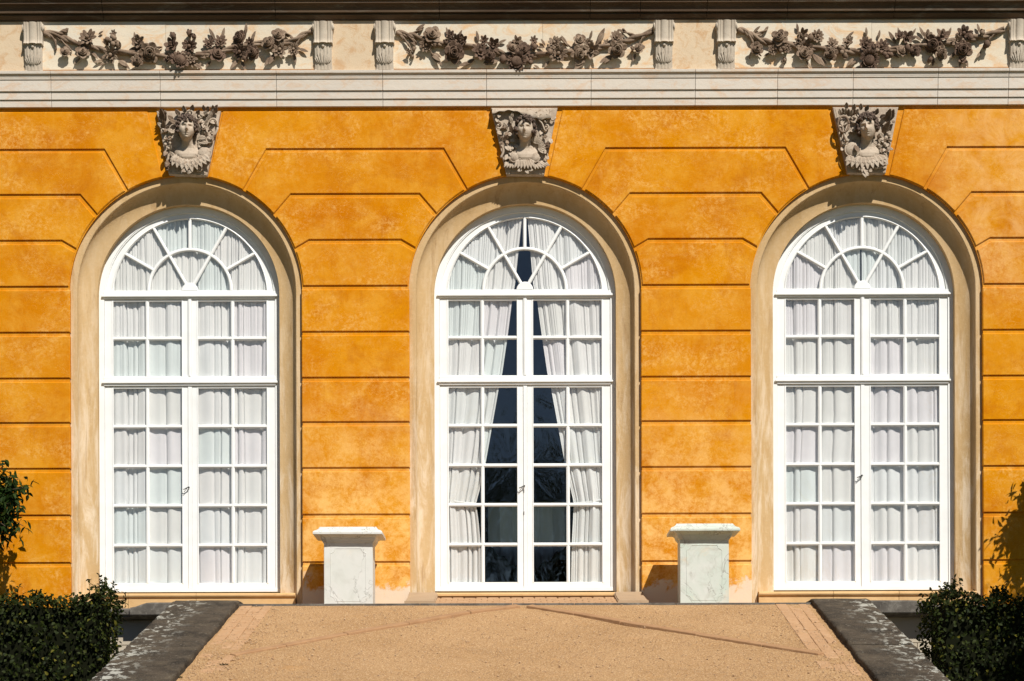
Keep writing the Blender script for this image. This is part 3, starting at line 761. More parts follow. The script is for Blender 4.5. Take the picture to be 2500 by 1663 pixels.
def inn3(z): return 0.02 if z>Z(1000) else 0.02+0.05*min(1,(Z(1000)-z)/0.6)
curtain(2,-1,inn3,"closed white curtain in the left half of the right arched window, dark gap beside it",23,5)
curtain(2,1,lambda z:0.0,"closed white curtain behind the right half of the right arched window",31,7)

# --- dark room behind
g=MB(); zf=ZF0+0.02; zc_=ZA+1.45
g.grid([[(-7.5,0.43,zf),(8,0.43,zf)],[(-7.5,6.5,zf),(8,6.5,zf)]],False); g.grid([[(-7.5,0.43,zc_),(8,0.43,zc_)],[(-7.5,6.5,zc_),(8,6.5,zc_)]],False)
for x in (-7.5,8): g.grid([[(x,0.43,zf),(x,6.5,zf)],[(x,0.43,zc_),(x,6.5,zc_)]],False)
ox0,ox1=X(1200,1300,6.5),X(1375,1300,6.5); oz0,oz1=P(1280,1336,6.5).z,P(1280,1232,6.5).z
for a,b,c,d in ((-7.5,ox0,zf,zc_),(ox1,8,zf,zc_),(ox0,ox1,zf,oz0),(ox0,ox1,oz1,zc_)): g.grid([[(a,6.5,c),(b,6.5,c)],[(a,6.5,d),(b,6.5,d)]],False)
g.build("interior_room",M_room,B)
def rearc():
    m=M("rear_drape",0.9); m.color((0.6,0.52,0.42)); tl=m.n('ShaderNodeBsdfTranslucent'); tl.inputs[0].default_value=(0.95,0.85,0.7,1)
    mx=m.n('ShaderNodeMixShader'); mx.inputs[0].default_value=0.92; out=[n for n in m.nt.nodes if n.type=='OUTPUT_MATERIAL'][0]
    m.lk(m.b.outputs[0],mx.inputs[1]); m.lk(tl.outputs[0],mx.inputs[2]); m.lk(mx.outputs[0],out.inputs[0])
    g=MB(); rows=[]
    for j in range(21):
        v=j/20; row=[]
        for k in range(81):
            u=k/80; x=ox0-0.05+(ox1-ox0+0.1)*u
            zl=P(1280,1330,6.4).z+ (P(1280,1395,6.4).z-P(1280,1330,6.4).z)*(1-abs(2*u-1)**1.4)+0.03*sin(38*u)
            zt=oz1+0.02; row.append((x,6.38-0.05*abs(sin(19*u+0.4*v))**.6,zl+(zt-zl)*v))
        rows.append(row)
    g.grid(rows,True); o=g.build("drape",m.m); tag(o,'dim pleated drape across a far window inside the dark room, seen through the middle window','drape')
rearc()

# --- architrave, frieze, cornice
JX=[X(p,215) for p in (127,393,676,935,1188,1442.6,1696.5,1897,2081,2287.6,2459.6)]
JX=[WL,WL+1.4]+JX+[JX[-1]+1.2,WR]
g=MB()
def zq(py,y): return Z(py,y)
pr=[(0.1,zq(258.5,-.028)),(-.028,zq(258.5,-.028)),(-.028,zq(241,-.028)),(-.044,zq(240,-.044)),(-.044,zq(220.5,-.044)),(-.062,zq(219.5,-.062)),(-.062,zq(192,-.062)),
    (-.072,zq(191,-.072)),(-.073,zq(188.0,-.073)),(-.075,zq(187,-.075)),(-.080,zq(182,-.080)),(-.092,zq(178.0,-.092)),(-.103,zq(176.5,-.103)),(-.105,zq(169.5,-.105)),(0.1,zq(167,-.105))]
for a,b in zip(JX,JX[1:]): g.ext_x(pr,a+0.0022,b-0.0022,rnd.random())
g.build("architrave",M_arch,B,bevel=0.0025)
g=MB(); g.box(WL,WR,-0.015,0.4,zarch_bot+0.01,Z(168)); g.build("joint_bed",M_joint,B)
# frieze ground
consx=[84,790,940,1620,1772,2484]
g=MB(); zf0=Z(171); zf1=Z(40)
g.box(WL,WR,0.0,0.4,zf0,zf1); 
for a,b in ((None,consx[0]),(consx[1],consx[2]),(consx[3],consx[4])):
    xa=WL if a is None else X(a,110)+0.02; xb=X(b,110)-0.02; g.box(xa,xb,-0.016,0.02,zf0-0.002,zf1-0.01,rnd.random())
g.build("frieze",M_frieze,B)
for k in range(3):
    g=MB(); a,b=X(consx[2*k],110)+0.03,X(consx[2*k+1],110)-0.03; md=[X(405,110),X(1325,110),X(2128,110)][k]
    g.box(a,md-0.0015,-0.012,0.02,zf0+0.004,zf1-0.02,0.2); g.box(md+0.0015,b,-0.0105,0.02,zf0+0.004,zf1-0.02,0.7)
    o=g.build("frieze_panel",M_marb,B)
# cornice
g=MB(); zl=lambda d: Z(58)+1.15*d+0.012
pr=[(0.1,Z(49)),(-.03,Z(49,-.03)),(-.03,Z(45,-.03)),(-.045,Z(44,-.045)),(-.06,Z(40,-.06)),(-.075,Z(36.5,-.075)),(-.082,Z(35.5,-.082)),(-.082,Z(34,-.082)),(-.07,Z(34.5,-.07)),(-.07,Z(31,-.07)),
    (-.11,Z(29,-.11)),(-.115,Z(24,-.115)),(-.125,Z(17,-.125)),(-.15,Z(9,-.15)),(-.175,Z(6,-.175)),(-.175,Z(3,-.175)),(-.16,Z(2,-.16)),(-.16,zl(.16)),(-.30,zl(.30)),(-.34,zl(.34)+.01),(-.36,zl(.36))]
dC=0.62; zE=Z(58)+1.15*dC+0.0
pr+=[(-.36,zE+0.02),(-.58,zE+0.02),(-.60,zE),(-dC,zE),(-dC,zE+0.22),(-dC-0.02,zE+0.23),(-dC-0.06,zE+0.30),(-dC-0.16,zE+0.42),(-dC-0.18,zE+0.43),(-dC-0.18,zE+0.48),(0.1,zE+0.60)]
cj=[WL-0.2]+[X(p,20) for p in (255,675,1073,1440,1562,1724,1920,2180)]+[WR+0.2]
# keep crown overhang inside the shade line of the bed moulds: the outer edge alone casts on the frieze
for a,b in zip(cj,cj[1:]): g.ext_x(pr,a+0.002,b-0.002,rnd.random())
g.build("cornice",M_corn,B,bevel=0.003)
g=MB(); g.box(WL,WR,0.05,8.0,zE+0.3,zE+0.62); g.box(WL,WR,7.6,8.0,-.2,zE+0.3) if False else None
g.box(WL,WL+0.3,0.42,6.45,-.2,zE+0.3); g.box(WR-0.3,WR,0.42,6.45,-.2,zE+0.3); g.box(WL+0.3,WR-0.3,0.42,0.6,ZA+1.46,zE+0.3)
g.build("upper_masonry",M_frieze,B)
g=MB(); zr0=zE+0.62
g.add([(WL-.2,-.4,zr0),(WR+.2,-.4,zr0),(WR+.2,7,zr0),(WL-.2,7,zr0),(WL+2.5,3.3,zr0+2.2),(WR-2.5,3.3,zr0+2.2)],[(0,1,5,4),(1,2,5),(2,3,4,5),(3,0,4),(0,3,2,1)])
g.build("roof",M_roof,B)
# consoles
def console(k,px):
    g=MB(); c=X(px,80); zt,zm,zb_=Z(50,-.12),Z(103.5,-.1),Z(170.5,-.03)
    # upper scroll: ribbed front
    n=34; prof=[]
    for j in range(13):
        t=j/12; y=-0.125+0.022*t+0.010*sin(t*PI*1.0); z=zt+(zm-zt)*t
        if t>0.86: y-=0.026*((t-0.86)/0.14)**1.5
        prof.append((y,z))
    rows=[]
    hw=0.1155
    for (y,z) in prof:
        row=[(c-hw,0.0,z),(c-hw,y+0.02,z)]
        for i in range(n+1):
            a=-1+2*i/n; rib=0.0
            for cc,wd,dp in ((-0.42,0.10,0.016),(0.42,0.10,0.016),(-0.72,0.07,0.010),(0.72,0.07,0.010)): rib+=dp*math.exp(-((a-cc)/wd)**2)
            rib-=0.008*math.exp(-(a/0.28)**2)
            edge=0.02*max(0,(abs(a)-0.9)/0.1)
            row.append((c+a*hw,y+rib+edge,z))
        row+= [(c+hw,y+0.02,z),(c+hw,0.0,z)]
        rows.append(row)
    g.grid(rows,True); g.add(rows[0],[list(range(len(rows[0])))]); g.add(rows[-1],[list(range(len(rows[0])))][::-1])
    # side volutes
    for s in (-1,1): g.tube([(c+s*(hw-0.004),-0.062,zt-0.062),(c+s*(hw+0.012),-0.062,zt-0.062)],[.054,.050],18); g.tube([(c+s*(hw+0.010),-0.062,zt-0.062),(c+s*(hw+0.018),-0.062,zt-0.062)],[.030,.026],14)
    # lower leaf-carved shank
    h2=0.102; rows=[]
    for j in range(15):
        t=j/14; y=-0.088+0.052*t-0.006*sin(t*PI); z=zm+0.004+(zb_-zm)*t; row=[(c-h2,0,z)]
        for i in range(25):
            a=-1+2*i/24; fl=0.006*cos(a*PI*5)*(0.3+0.7*sin(t*PI)) if abs(a)<0.75 else 0
            row.append((c+a*h2,y+fl-(0.010*(1-abs(a)) if abs(a)<0.8 else -0.003),z))
        row.append((c+h2,0,z)); rows.append(row)
    g.grid(rows,True); g.add(rows[-1],[list(range(len(rows[-1])))])
    g.ball((c,-0.096,zm-0.034),0.021,12)
    for s in (-1,1):
        for q in range(4): g.leaf((c+s*(0.012+q*.014),-0.062-0.005*(3-q),zb_+0.075),(s*(0.10+0.22*q),-0.12,1),(0,-1,0),0.145-0.022*q,0.024,0.004,0.02)
    g.leaf((c,-0.070,zb_+0.07),(0,-0.12,1),(0,-1,0),0.14,0.028,0.004,0.02)
    g.box(c-h2-0.004,c+h2+0.004,-0.035,0,Z(171,-.03),Z(160,-.03))
    o=g.build("console",M_cons,B); o['group']='scrolled consoles of the frieze'
for k,px in enumerate(consx): console(k,px)

# --- garlands of carved flowers
OUT=Vector((0,-1,0))
def flower(kind,c,r,rng,parent):
    g=MB(); c=Vector(c); tilt=Matrix.Rotation(rng.uniform(-.35,.35),3,'X')@Matrix.Rotation(rng.uniform(-.4,.4),3,'Z')@Matrix.Rotation(rng.uniform(0,6.28),3,'Y')
    def T(v): return c+tilt@Vector(v)
    def petals(n,r0,r1,wd,lift,curl,ph=0,th=0.005):
        for k in range(n):
            a=ph+2*PI*k/n+rng.uniform(-.12,.12); d=tilt@Vector((cos(a),-lift,sin(a))); b=T((cos(a)*r0,0.0,sin(a)*r0))
            g.leaf(b,d,tilt@OUT,(r1-r0)*rng.uniform(.88,1.12),wd*rng.uniform(.85,1.1),th,curl,rng.random(),5,True)
    if kind=='rose':
        petals(6,r*.25,r*1.12,r*.95,0.15,0.15,0,.006); petals(5,r*.15,r*.80,r*.85,0.7,0.35,.5,.006); 
        for q,(rr_,h) in enumerate(((.62,.55),(.40,.72),(.20,.80))):
            n=14; rows=[]
            for j in range(4):
                t=j/3; rad=r*rr_*(0.72+0.34*sin(t*PI*.75)); rows.append([T((cos(2*PI*k/n+q)*rad*(1+.07*sin(3*2*PI*k/n+q)),-r*h*t,sin(2*PI*k/n+q)*rad)) for k in range(n)])
            rad=r*rr_*.66; rows.append([T((cos(2*PI*k/n+q)*rad*.78,-r*h*.72,sin(2*PI*k/n+q)*rad*.78)) for k in range(n)])
            rows.append([T((cos(2*PI*k/n+q)*rad*.5,-r*h*.25,sin(2*PI*k/n+q)*rad*.5)) for k in range(n)])
            g.grid(rows,True,True,rng.random())
    elif kind=='daisy':
        petals(rng.choice((8,9,10)),r*.2,r*1.1,r*.50,0.28,0.12,0,.006); petals(8,r*.12,r*.72,r*.36,0.6,0.2,.3,.005)
        g.ball(T((0,-r*.36,0)),r*.24,10,rng.random())
    elif kind=='sun':
        petals(15,r*.5,r*1.15,r*.36,0.3,0.1,0,.008); petals(14,r*.45,r*.95,r*.30,0.8,0.3,.2,.007)
        g.ball(T((0,-r*.18,0)),(r*.58,r*.32,r*.58),16,.3)
        for k in range(60):
            a=k*2.4; q=r*.54*math.sqrt(k/60); g.ball(T((cos(a)*q,-r*(.50-.30*(q/(r*.58))**2),sin(a)*q)),r*.055,5,rng.random())
    elif kind=='lily':
        petals(6,r*.05,r*1.1,r*.66,0.45,0.15,0,.008); petals(3,r*.0,r*.75,r*.5,1.0,0.3,.5,.007); g.ball(T((0,-r*.35,0)),r*.16,8)
    elif kind=='bud':
        g.ball(T((0,-r*.35,0)),(r*.5,r*.5,r*.62),10,rng.random()); petals(5,r*.05,r*.95,r*.6,0.8,0.25,0,.006)
    elif kind=='fruit':
        for k in range(6):
            a=k*1.05+rng.random(); q=r*.55*(0 if k==0 else 1); g.ball(T((cos(a)*q,-r*.3-rng.random()*r*.3,sin(a)*q)),r*rng.uniform(.28,.42),8,rng.random())
    elif kind=='mini':
        petals(6,r*.1,r*1.1,r*.6,0.25,0.1,0,.004); g.ball(T((0,-r*.2,0)),r*.25,6)
    return g
def garland(k,org,sc,stems,fls,lvs,label,mat,sooty):
    rng=random.Random(90+k)
    def W(u,v,y=-0.03): return P(org[0]+u/sc,org[1]+v/sc,y)
    g=MB()
    for st,r in stems:
        pts=[W(u,v,-0.035-0.02*sin(PI*i/(len(st)-1))) for i,(u,v) in enumerate(st)]
        # smooth
        dense=[]
        for i in range(len(pts)-1):
            p0=pts[max(0,i-1)];p1=pts[i];p2=pts[i+1];p3=pts[min(len(pts)-1,i+2)]
            for j in range(6):
                t=j/6; dense.append(0.5*((2*p1)+(p2-p0)*t+(2*p0-5*p1+4*p2-p3)*t*t+(3*p1-p0-3*p2+p3)*t**3))
        dense.append(pts[-1]); n=len(dense); r=r*1.15
        for tw in range(2):
            pp=[p+Vector((0,cos(i*.55+tw*PI)*r*.7,sin(i*.55+tw*PI)*r*.7)) for i,p in enumerate(dense)]
            g.tube(pp,[r*(1-.55*i/n if len(st)<5 else 1)*(1+.2*sin(i*.9)) for i in range(n)],7)
    main=g.build("garland",mat,B); main['label']=label; main['group']='carved flower garlands'
    for (u,v,r,kd) in fls:
        rw=r/sc/200*(0.92 if kd=='sun' else 1.10)
        c=W(u,v,-0.05-rng.uniform(0,.03)-(0.02 if kd in('sun','rose') else 0))
        fg=flower(kd,c,rw,rng,main)
        # short carved neck tying the bloom to the panel
        fg.tube([c,Vector((c.x,-0.004,c.z))],[rw*.45,rw*.3],8)
        fg.build({'rose':'rose','daisy':'daisy','sun':'sunflower','lily':'lily','bud':'bud','fruit':'berry_cluster','mini':'blossom'}[kd],M_garl2 if kd=='sun' or (sooty and sooty[0]<u<sooty[1] and rng.random()<.85) else mat,main)
    g=MB()
    for (u,v,a,L) in lvs:
        d=Vector((cos(R(a)),-0.12,sin(R(a)))); Lw=L/sc/200
        for q in range(2 if L>95 else 1):
            dd=Matrix.Rotation(rng.uniform(-.25,.25)*q,3,'Y')@d
            g.leaf(W(u,v,-0.028-0.012*q),dd,OUT,Lw*(1-.25*q)*1.1,Lw*0.33,0.009,0.10,rng.random(),8)
    g.build("leaves",mat,main)
    return main
G1=([([(198,150),(300,170),(430,222),(560,252),(650,275),(830,292),(1080,312),(1340,300),(1500,272),(1720,225),(1950,215),(2060,165),(2132,128)],.020),
     ([(220,155),(270,195),(285,235),(283,275)],.014),([(290,175),(345,225),(400,282)],.012),([(200,142),(300,148),(350,140),(368,118)],.016),([(330,185),(390,200),(440,215)],.012),
     ([(1990,190),(1950,155),(1902,128)],.010),([(2110,140),(2040,190),(2010,240)],.012),([(830,262),(960,262),(1050,250)],.010)],
 [(350,290,34,'rose'),(515,190,58,'daisy'),(480,292,46,'rose'),(450,232,28,'bud'),(700,152,24,'mini'),(690,215,50,'fruit'),(735,230,40,'bud'),(650,222,30,'bud'),(685,308,56,'daisy'),
  (880,215,50,'lily'),(955,290,62,'rose'),(870,352,40,'rose'),(1130,178,38,'bud'),(1125,245,56,'lily'),(1175,348,72,'sun'),(1250,248,52,'daisy'),(1245,158,34,'bud'),(1280,172,28,'bud'),
  (1095,330,36,'lily'),(1262,330,38,'daisy'),(1388,228,40,'daisy'),(1470,215,44,'daisy'),(1445,310,54,'rose'),(1610,188,48,'rose'),(1612,285,50,'daisy'),(1705,292,46,'rose'),(1680,222,36,'daisy'),(1650,330,34,'bud'),
  (1815,228,44,'rose'),(1885,172,44,'rose'),(1895,272,50,'daisy'),(1995,268,40,'daisy')],
 [(460,330,228,60),(620,345,200,60),(640,360,215,50),(735,350,-38,100),(760,345,-50,70),(540,285,-48,70),(1050,300,-5,60),(1260,360,-35,90),(1290,290,-20,110),(1400,350,235,60),(1600,340,232,90),(1620,350,-70,70),(1650,160,85,70),(1690,210,65,70),(1860,300,232,110),
  (2030,262,-22,70),(1430,200,118,80),(1480,190,75,70),(860,205,100,55),(1960,180,145,90),(1998,300,-80,70),(300,155,20,80),(590,160,30,40),(1240,350,-60,60),(1330,360,-110,50)])
G2=([([(200,145),(280,160),(360,180),(470,215),(600,245),(780,245),(900,275),(1020,310),(1160,315),(1330,290),(1500,275),(1650,255),(1800,220),(1900,190),(2040,135)],.020),
     ([(225,160),(270,210),(300,255),(318,320)],.011),([(250,160),(300,185),(345,222)],.013),([(300,165),(360,135),(395,108)],.012),([(430,250),(450,290),(480,320)],.010),
     ([(1990,165),(1960,200),(1940,250)],.010),([(2040,140),(1940,175),(1860,150),(1825,120)],.014),([(1380,180),(1400,210),(1460,255)],.009)],
 [(455,168,56,'rose'),(412,235,44,'daisy'),(480,235,30,'bud'),(610,290,64,'rose'),(630,210,48,'daisy'),(680,205,40,'lily'),(590,165,34,'lily'),(560,215,30,'bud'),(800,285,58,'daisy'),(830,205,34,'lily'),(895,235,50,'lily'),(870,315,42,'rose'),
  (1030,262,40,'rose'),(1065,215,40,'lily'),(1115,270,42,'rose'),(1067,355,74,'sun'),(1185,200,28,'mini'),(1190,250,38,'bud'),(1165,350,40,'fruit'),(965,345,46,'bud'),
  (1340,225,46,'daisy'),(1365,300,58,'daisy'),(1300,290,34,'bud'),(1515,205,42,'rose'),(1510,300,54,'rose'),(1600,280,58,'lily'),(1580,225,34,'daisy'),(1780,185,46,'daisy'),(1790,268,56,'rose'),(1710,222,24,'mini'),(1945,262,36,'rose'),(1900,262,24,'bud'),(320,318,14,'bud'),(290,282,22,'lily'),(325,265,22,'bud')],
 [(450,300,-50,110),(470,290,-40,60),(740,360,200,90),(760,340,215,70),(790,215,100,70),(930,350,200,100),(900,330,210,80),(1270,240,125,50),(1300,350,235,60),(1430,250,120,80),(1640,230,62,110),(1560,340,225,110),(1750,310,215,100),(1740,330,235,50),
  (1920,300,250,60),(1590,200,75,60),(580,175,110,60),(640,190,60,60),(1850,150,160,60),(340,130,30,70),(290,190,-50,70),(930,225,20,60),(1210,250,-10,50),(1190,380,-40,50)])
G3=([([(250,128),(320,150),(400,200),(500,225),(640,235),(760,265),(900,265),(1060,285),(1200,300),(1380,275),(1560,255),(1700,235),(1830,215),(1990,190),(2100,165),(2210,125)],.021),
     ([(300,145),(340,190),(360,240)],.016),([(370,175),(440,140),(470,108)],.014),([(380,200),(440,225),(470,238)],.012),([(360,280),(335,310),(330,345)],.008),([(380,285),(420,325)],.008),
     ([(2180,140),(2120,180),(2090,225)],.012),([(1060,200),(1080,170)],.010)],
 [(385,272,42,'rose'),(558,190,54,'rose'),(525,225,34,'bud'),(560,270,44,'fruit'),(500,280,36,'daisy'),(610,272,32,'daisy'),(595,350,28,'bud'),(720,165,44,'lily'),(710,210,40,'daisy'),(780,190,44,'bud'),(830,180,46,'daisy'),(735,270,60,'daisy'),(735,305,50,'rose'),
  (940,235,40,'daisy'),(930,310,46,'rose'),(1010,290,46,'fruit'),(1060,225,42,'lily'),(1040,320,38,'bud'),(1185,240,54,'daisy'),(1210,350,78,'sun'),(1310,260,50,'daisy'),(1345,310,42,'fruit'),(1250,260,32,'bud'),(1490,190,50,'lily'),(1440,180,38,'lily'),(1500,265,46,'bud'),(1450,290,40,'rose'),(1550,290,40,'rose'),
  (1690,240,60,'rose'),(1640,180,42,'lily'),(1750,180,50,'lily'),(1740,300,46,'rose'),(1660,350,30,'bud'),(1910,160,56,'daisy'),(1905,275,58,'rose'),(1870,215,42,'lily'),(1960,190,42,'bud'),(2075,245,44,'bud'),(2050,150,34,'bud'),(1900,360,34,'lily')],
 [(800,310,-50,120),(830,330,-40,80),(750,360,-60,60),(690,150,100,60),(1100,340,230,80),(1120,360,215,60),(1195,180,95,60),(1280,200,80,60),(1410,230,125,90),(1440,180,105,60),(1530,170,60,50),(1620,180,120,70),(1790,190,70,70),(1860,290,225,70),(1890,340,-100,70),(1920,340,-75,70),
  (2040,290,235,60),(2030,150,110,60),(590,330,-90,60),(1050,190,40,60),(1380,300,-40,60),(1600,210,150,60),(1690,340,-100,60),(360,150,40,60),(480,300,215,50)])
garland(0,(40,30),2.946,*G1,"carved garland with a sunflower low in its middle, above the left window",M_garl,[1080,1740])
garland(1,(900,30),2.946,*G2,"carved garland sagging to a dark ringed bloom, above the middle window",M_garl,[540,1240])
garland(2,(1720,30),3.022,*G3,"carved garland hanging from a cut-off twig at its left end, above the right window",M_garl,[1120,2230])

# --- keystones with carved busts
def ks(org):
    def f(u,v,y=-0.05): return P(org[0]+u/7.84,org[1]+v/7.84,y)
    return f
def bust_mesh(rot,scale=1.0):
    g=MB(); NT,NP=56,72; rows=[]
    def G(x,z,x0,z0,sx,sz): return math.exp(-((x-x0)/sx)**2-((z-z0)/sz)**2)
    for i in range(NT+1):
        th=PI*i/NT; row=[]
        for j in range(NP):
            ph=2*PI*j/NP; nx=sin(th)*cos(ph); ny=sin(th)*sin(ph); nz=cos(th)
            wx=0.090*(1-0.27*max(0,-nz)**1.7)*(1-0.04*max(0,nz)); x=wx*nx; y=0.105*ny; z=0.128*nz
            if ny<0:
                y=-0.098*abs(ny)**0.85
                f=0.0
                f+=0.036*G(x,z,0,-0.030,0.013,0.015)+0.027*G(x,z,0,-0.003,0.009,0.030)-0.004*(G(x,z,.013,-.038,.005,.006)+G(x,z,-.013,-.038,.005,.006))
                f+=0.011*(G(x,z,.032,.030,.026,.008)+G(x,z,-.032,.030,.024,.009))
                f-=0.023*(G(x,z,.034,.010,.018,.013)+G(x,z,-.034,.010,.017,.013)); f+=0.013*(G(x,z,.034,.006,.012,.008)+G(x,z,-.034,.007,.011,.008))
                f+=0.009*G(x,z,0,-.060,.019,.006)+0.009*G(x,z,0,-.074,.015,.006)-0.013*G(x,z,0,-.0665,.024,.0038)-0.005*G(x,z,0,-.085,.016,.005)
                f+=0.010*G(x,z,0,-.103,.020,.014)+0.004*(G(x,z,.045,-.035,.02,.02)+G(x,z,-.045,-.035,.02,.02))
                y-=f
            row.append(rot@Vector((x,y,z)))
        rows.append(row)
    g.grid(rows,True,True)
    for s in (-1,1): g.ball(rot@Vector((s*0.090,0.0,-0.005)),(0.012,0.022,0.030),10)
    hb=rot@Vector((0,0.02,-0.06))
    rows=[]
    for (z,rx_,ry_,yc) in ((-.05,.060,.060,.02),(-.09,.062,.062,.040),(-.122,.060,.060,.055),(-.145,.066,.058,.070),(-.165,.090,.056,.084),(-.185,.122,.056,.092),(-.215,.146,.060,.094),(-.25,.140,.068,.092),(-.285,.118,.070,.094),(-.32,.092,.060,.100),(-.35,.06,.04,.11)):
        rows.append([(rx_*cos(2*PI*k/28),yc+ry_*sin(2*PI*k/28)*(1+.10*math.exp(-((abs(cos(2*PI*k/28))-.55)/.2)**2)*(1 if -.30<z<-.2 else 0)),z) for k in range(28)])
    g.grid(rows,True,True)
    for r_ in (rows[0],rows[-1]): g.add(r_,[list(range(28))],True)
    return g
def remeshed(g,name,mat,parent,loc,vox=0.0042,sc=1.0):
    o=g.build(name,mat,None)
    md=o.modifiers.new("r",'REMESH'); md.mode='VOXEL'; md.voxel_size=vox; md.use_smooth_shade=True
    sm=o.modifiers.new("s",'SMOOTH'); sm.iterations=1; sm.factor=0.3
    dg=bpy.context.evaluated_depsgraph_get(); me=bpy.data.meshes.new_from_object(o.evaluated_get(dg)); me.name=name
    for k in list(o.modifiers): o.modifiers.remove(k)
    o.data=me
    if not me.materials: me.materials.append(mat)
    o.scale=(sc,sc,sc); o.location=loc; o.parent=parent
    return o
def scroll(g,f,u,v,r,turns,a0,dr,th,y=-0.07):
    """spiral moulding, r in crop px"""
    pts=[];rad=[];n=int(14*turns)+6
    for i in range(n+1):
        t=i/n; a=R(a0)+dr*2*PI*turns*t; q=r*(1-0.82*t); p=f(u+q*cos(a),v-q*sin(a),y-0.03*t); pts.append(p); rad.append(th*(1-0.35*t))
    g.tube(pts,rad,8); g.ball(pts[-1],th*1.25,8)
def acan(g,f,u,v,a,L,W,rng,y=-0.055,curl=0.35,lobes=3):
    d=Vector((cos(R(a)),-0.25,sin(R(a)))); Lw=L/7.84/200; Ww=W/7.84/200
    b=f(u,v,y); g.leaf(b,d,OUT,Lw,Ww,0.011,curl,rng.random(),8)
    for k in range(lobes):
        for s in (-1,1):
            t=0.15+0.25*k; bb=b+d*(Lw*t); dd=Matrix.Rotation(-s*R(38),3,'Y')@d
            g.leaf(bb,dd,OUT,Lw*(0.50-0.08*k),Ww*0.5,0.009,curl,rng.random(),6)
def keystone(k,org,spec):
    f=ks(org); rng=random.Random(200+k)
    tl,tr,br,bl=spec['slab']
    g=MB(); poly=[(f(*q).x,f(*q).z) for q in (tl,tr,br,bl)]
    g.plate(poly,0.40,-0.045,0.006,0,0.4)
    slab=g.build("keystone",M_key,B); slab['label']=spec['label']; slab['group']='keystones carved with busts'
    hx,hy,sc=spec['head']; rot=Matrix.Rotation(spec['yaw'],3,'Z')@Matrix.Rotation(spec['tilt'],3,'Y')@Matrix.Rotation(spec['pitch'],3,'X')
    c=f(hx,hy,-0.155)
    bust=remeshed(bust_mesh(rot),"bust",M_bust,slab,c,sc=sc)
    # hair: overlapping curls in a cap round the face
    g=MB()
    for q in range(330):
        d=Vector((rng.gauss(0,1),rng.gauss(0,1),rng.gauss(0,1))).normalized()
        # leave the face free
        if d.y<0 and d.z<0.42+0.10*sin(d.x*9) and abs(d.x)<0.80: continue
        if d.z<-0.42 or (d.z<-0.10 and abs(d.x)<0.6): continue
        k_=1.06+0.10*max(0,d.z); p=rot@Vector((d.x*0.098*k_,d.y*0.100*k_,d.z*0.124*k_+0.006))
        r=rng.uniform(.011,.021); e=p.normalized(); t1=e.cross(Vector((0,0,1))).normalized(); t2=e.cross(t1); pp=c+p*sc
        g.ball(pp,(r*sc,r*sc,r*sc),7,rng.random())
        if rng.random()<0.55:
            ph=rng.uniform(0,6.28); g.tube([pp+e*0.010+(t1*cos(ph+w_*.9)+t2*sin(ph+w_*.9))*0.015*sc*(1-.09*w_)+e*0.002*w_ for w_ in range(8)],0.0065*sc,5,True,True,rng.random())
    g.build("hair",M_hair,slab)
    g=MB(); g2=MB(); g.plate(offs(poly,0.02),-0.03,-0.049,0.004)
    spec['orn'](g,g2,f,rng)
    for q in range(60):   # small leaf sprays filling the ground of the relief
        u=rng.uniform(260,1320); v=rng.uniform(300,1330); sl_=(v-240)*0.19
        if u<210+sl_ or u>1370-sl_: continue
        if abs(u-hx)<230 and abs(v-hy)<300: continue
        if abs(u-hx)<270 and hy+180<v<hy+470: continue
        acan(g if rng.random()<.7 else g2,f,u,v,rng.uniform(0,360),rng.uniform(80,170),80,rng,-.060,.40,2)
    g.build("scrollwork",M_key,slab)
    if g2.v: g2.build("foliage",M_garl,slab)
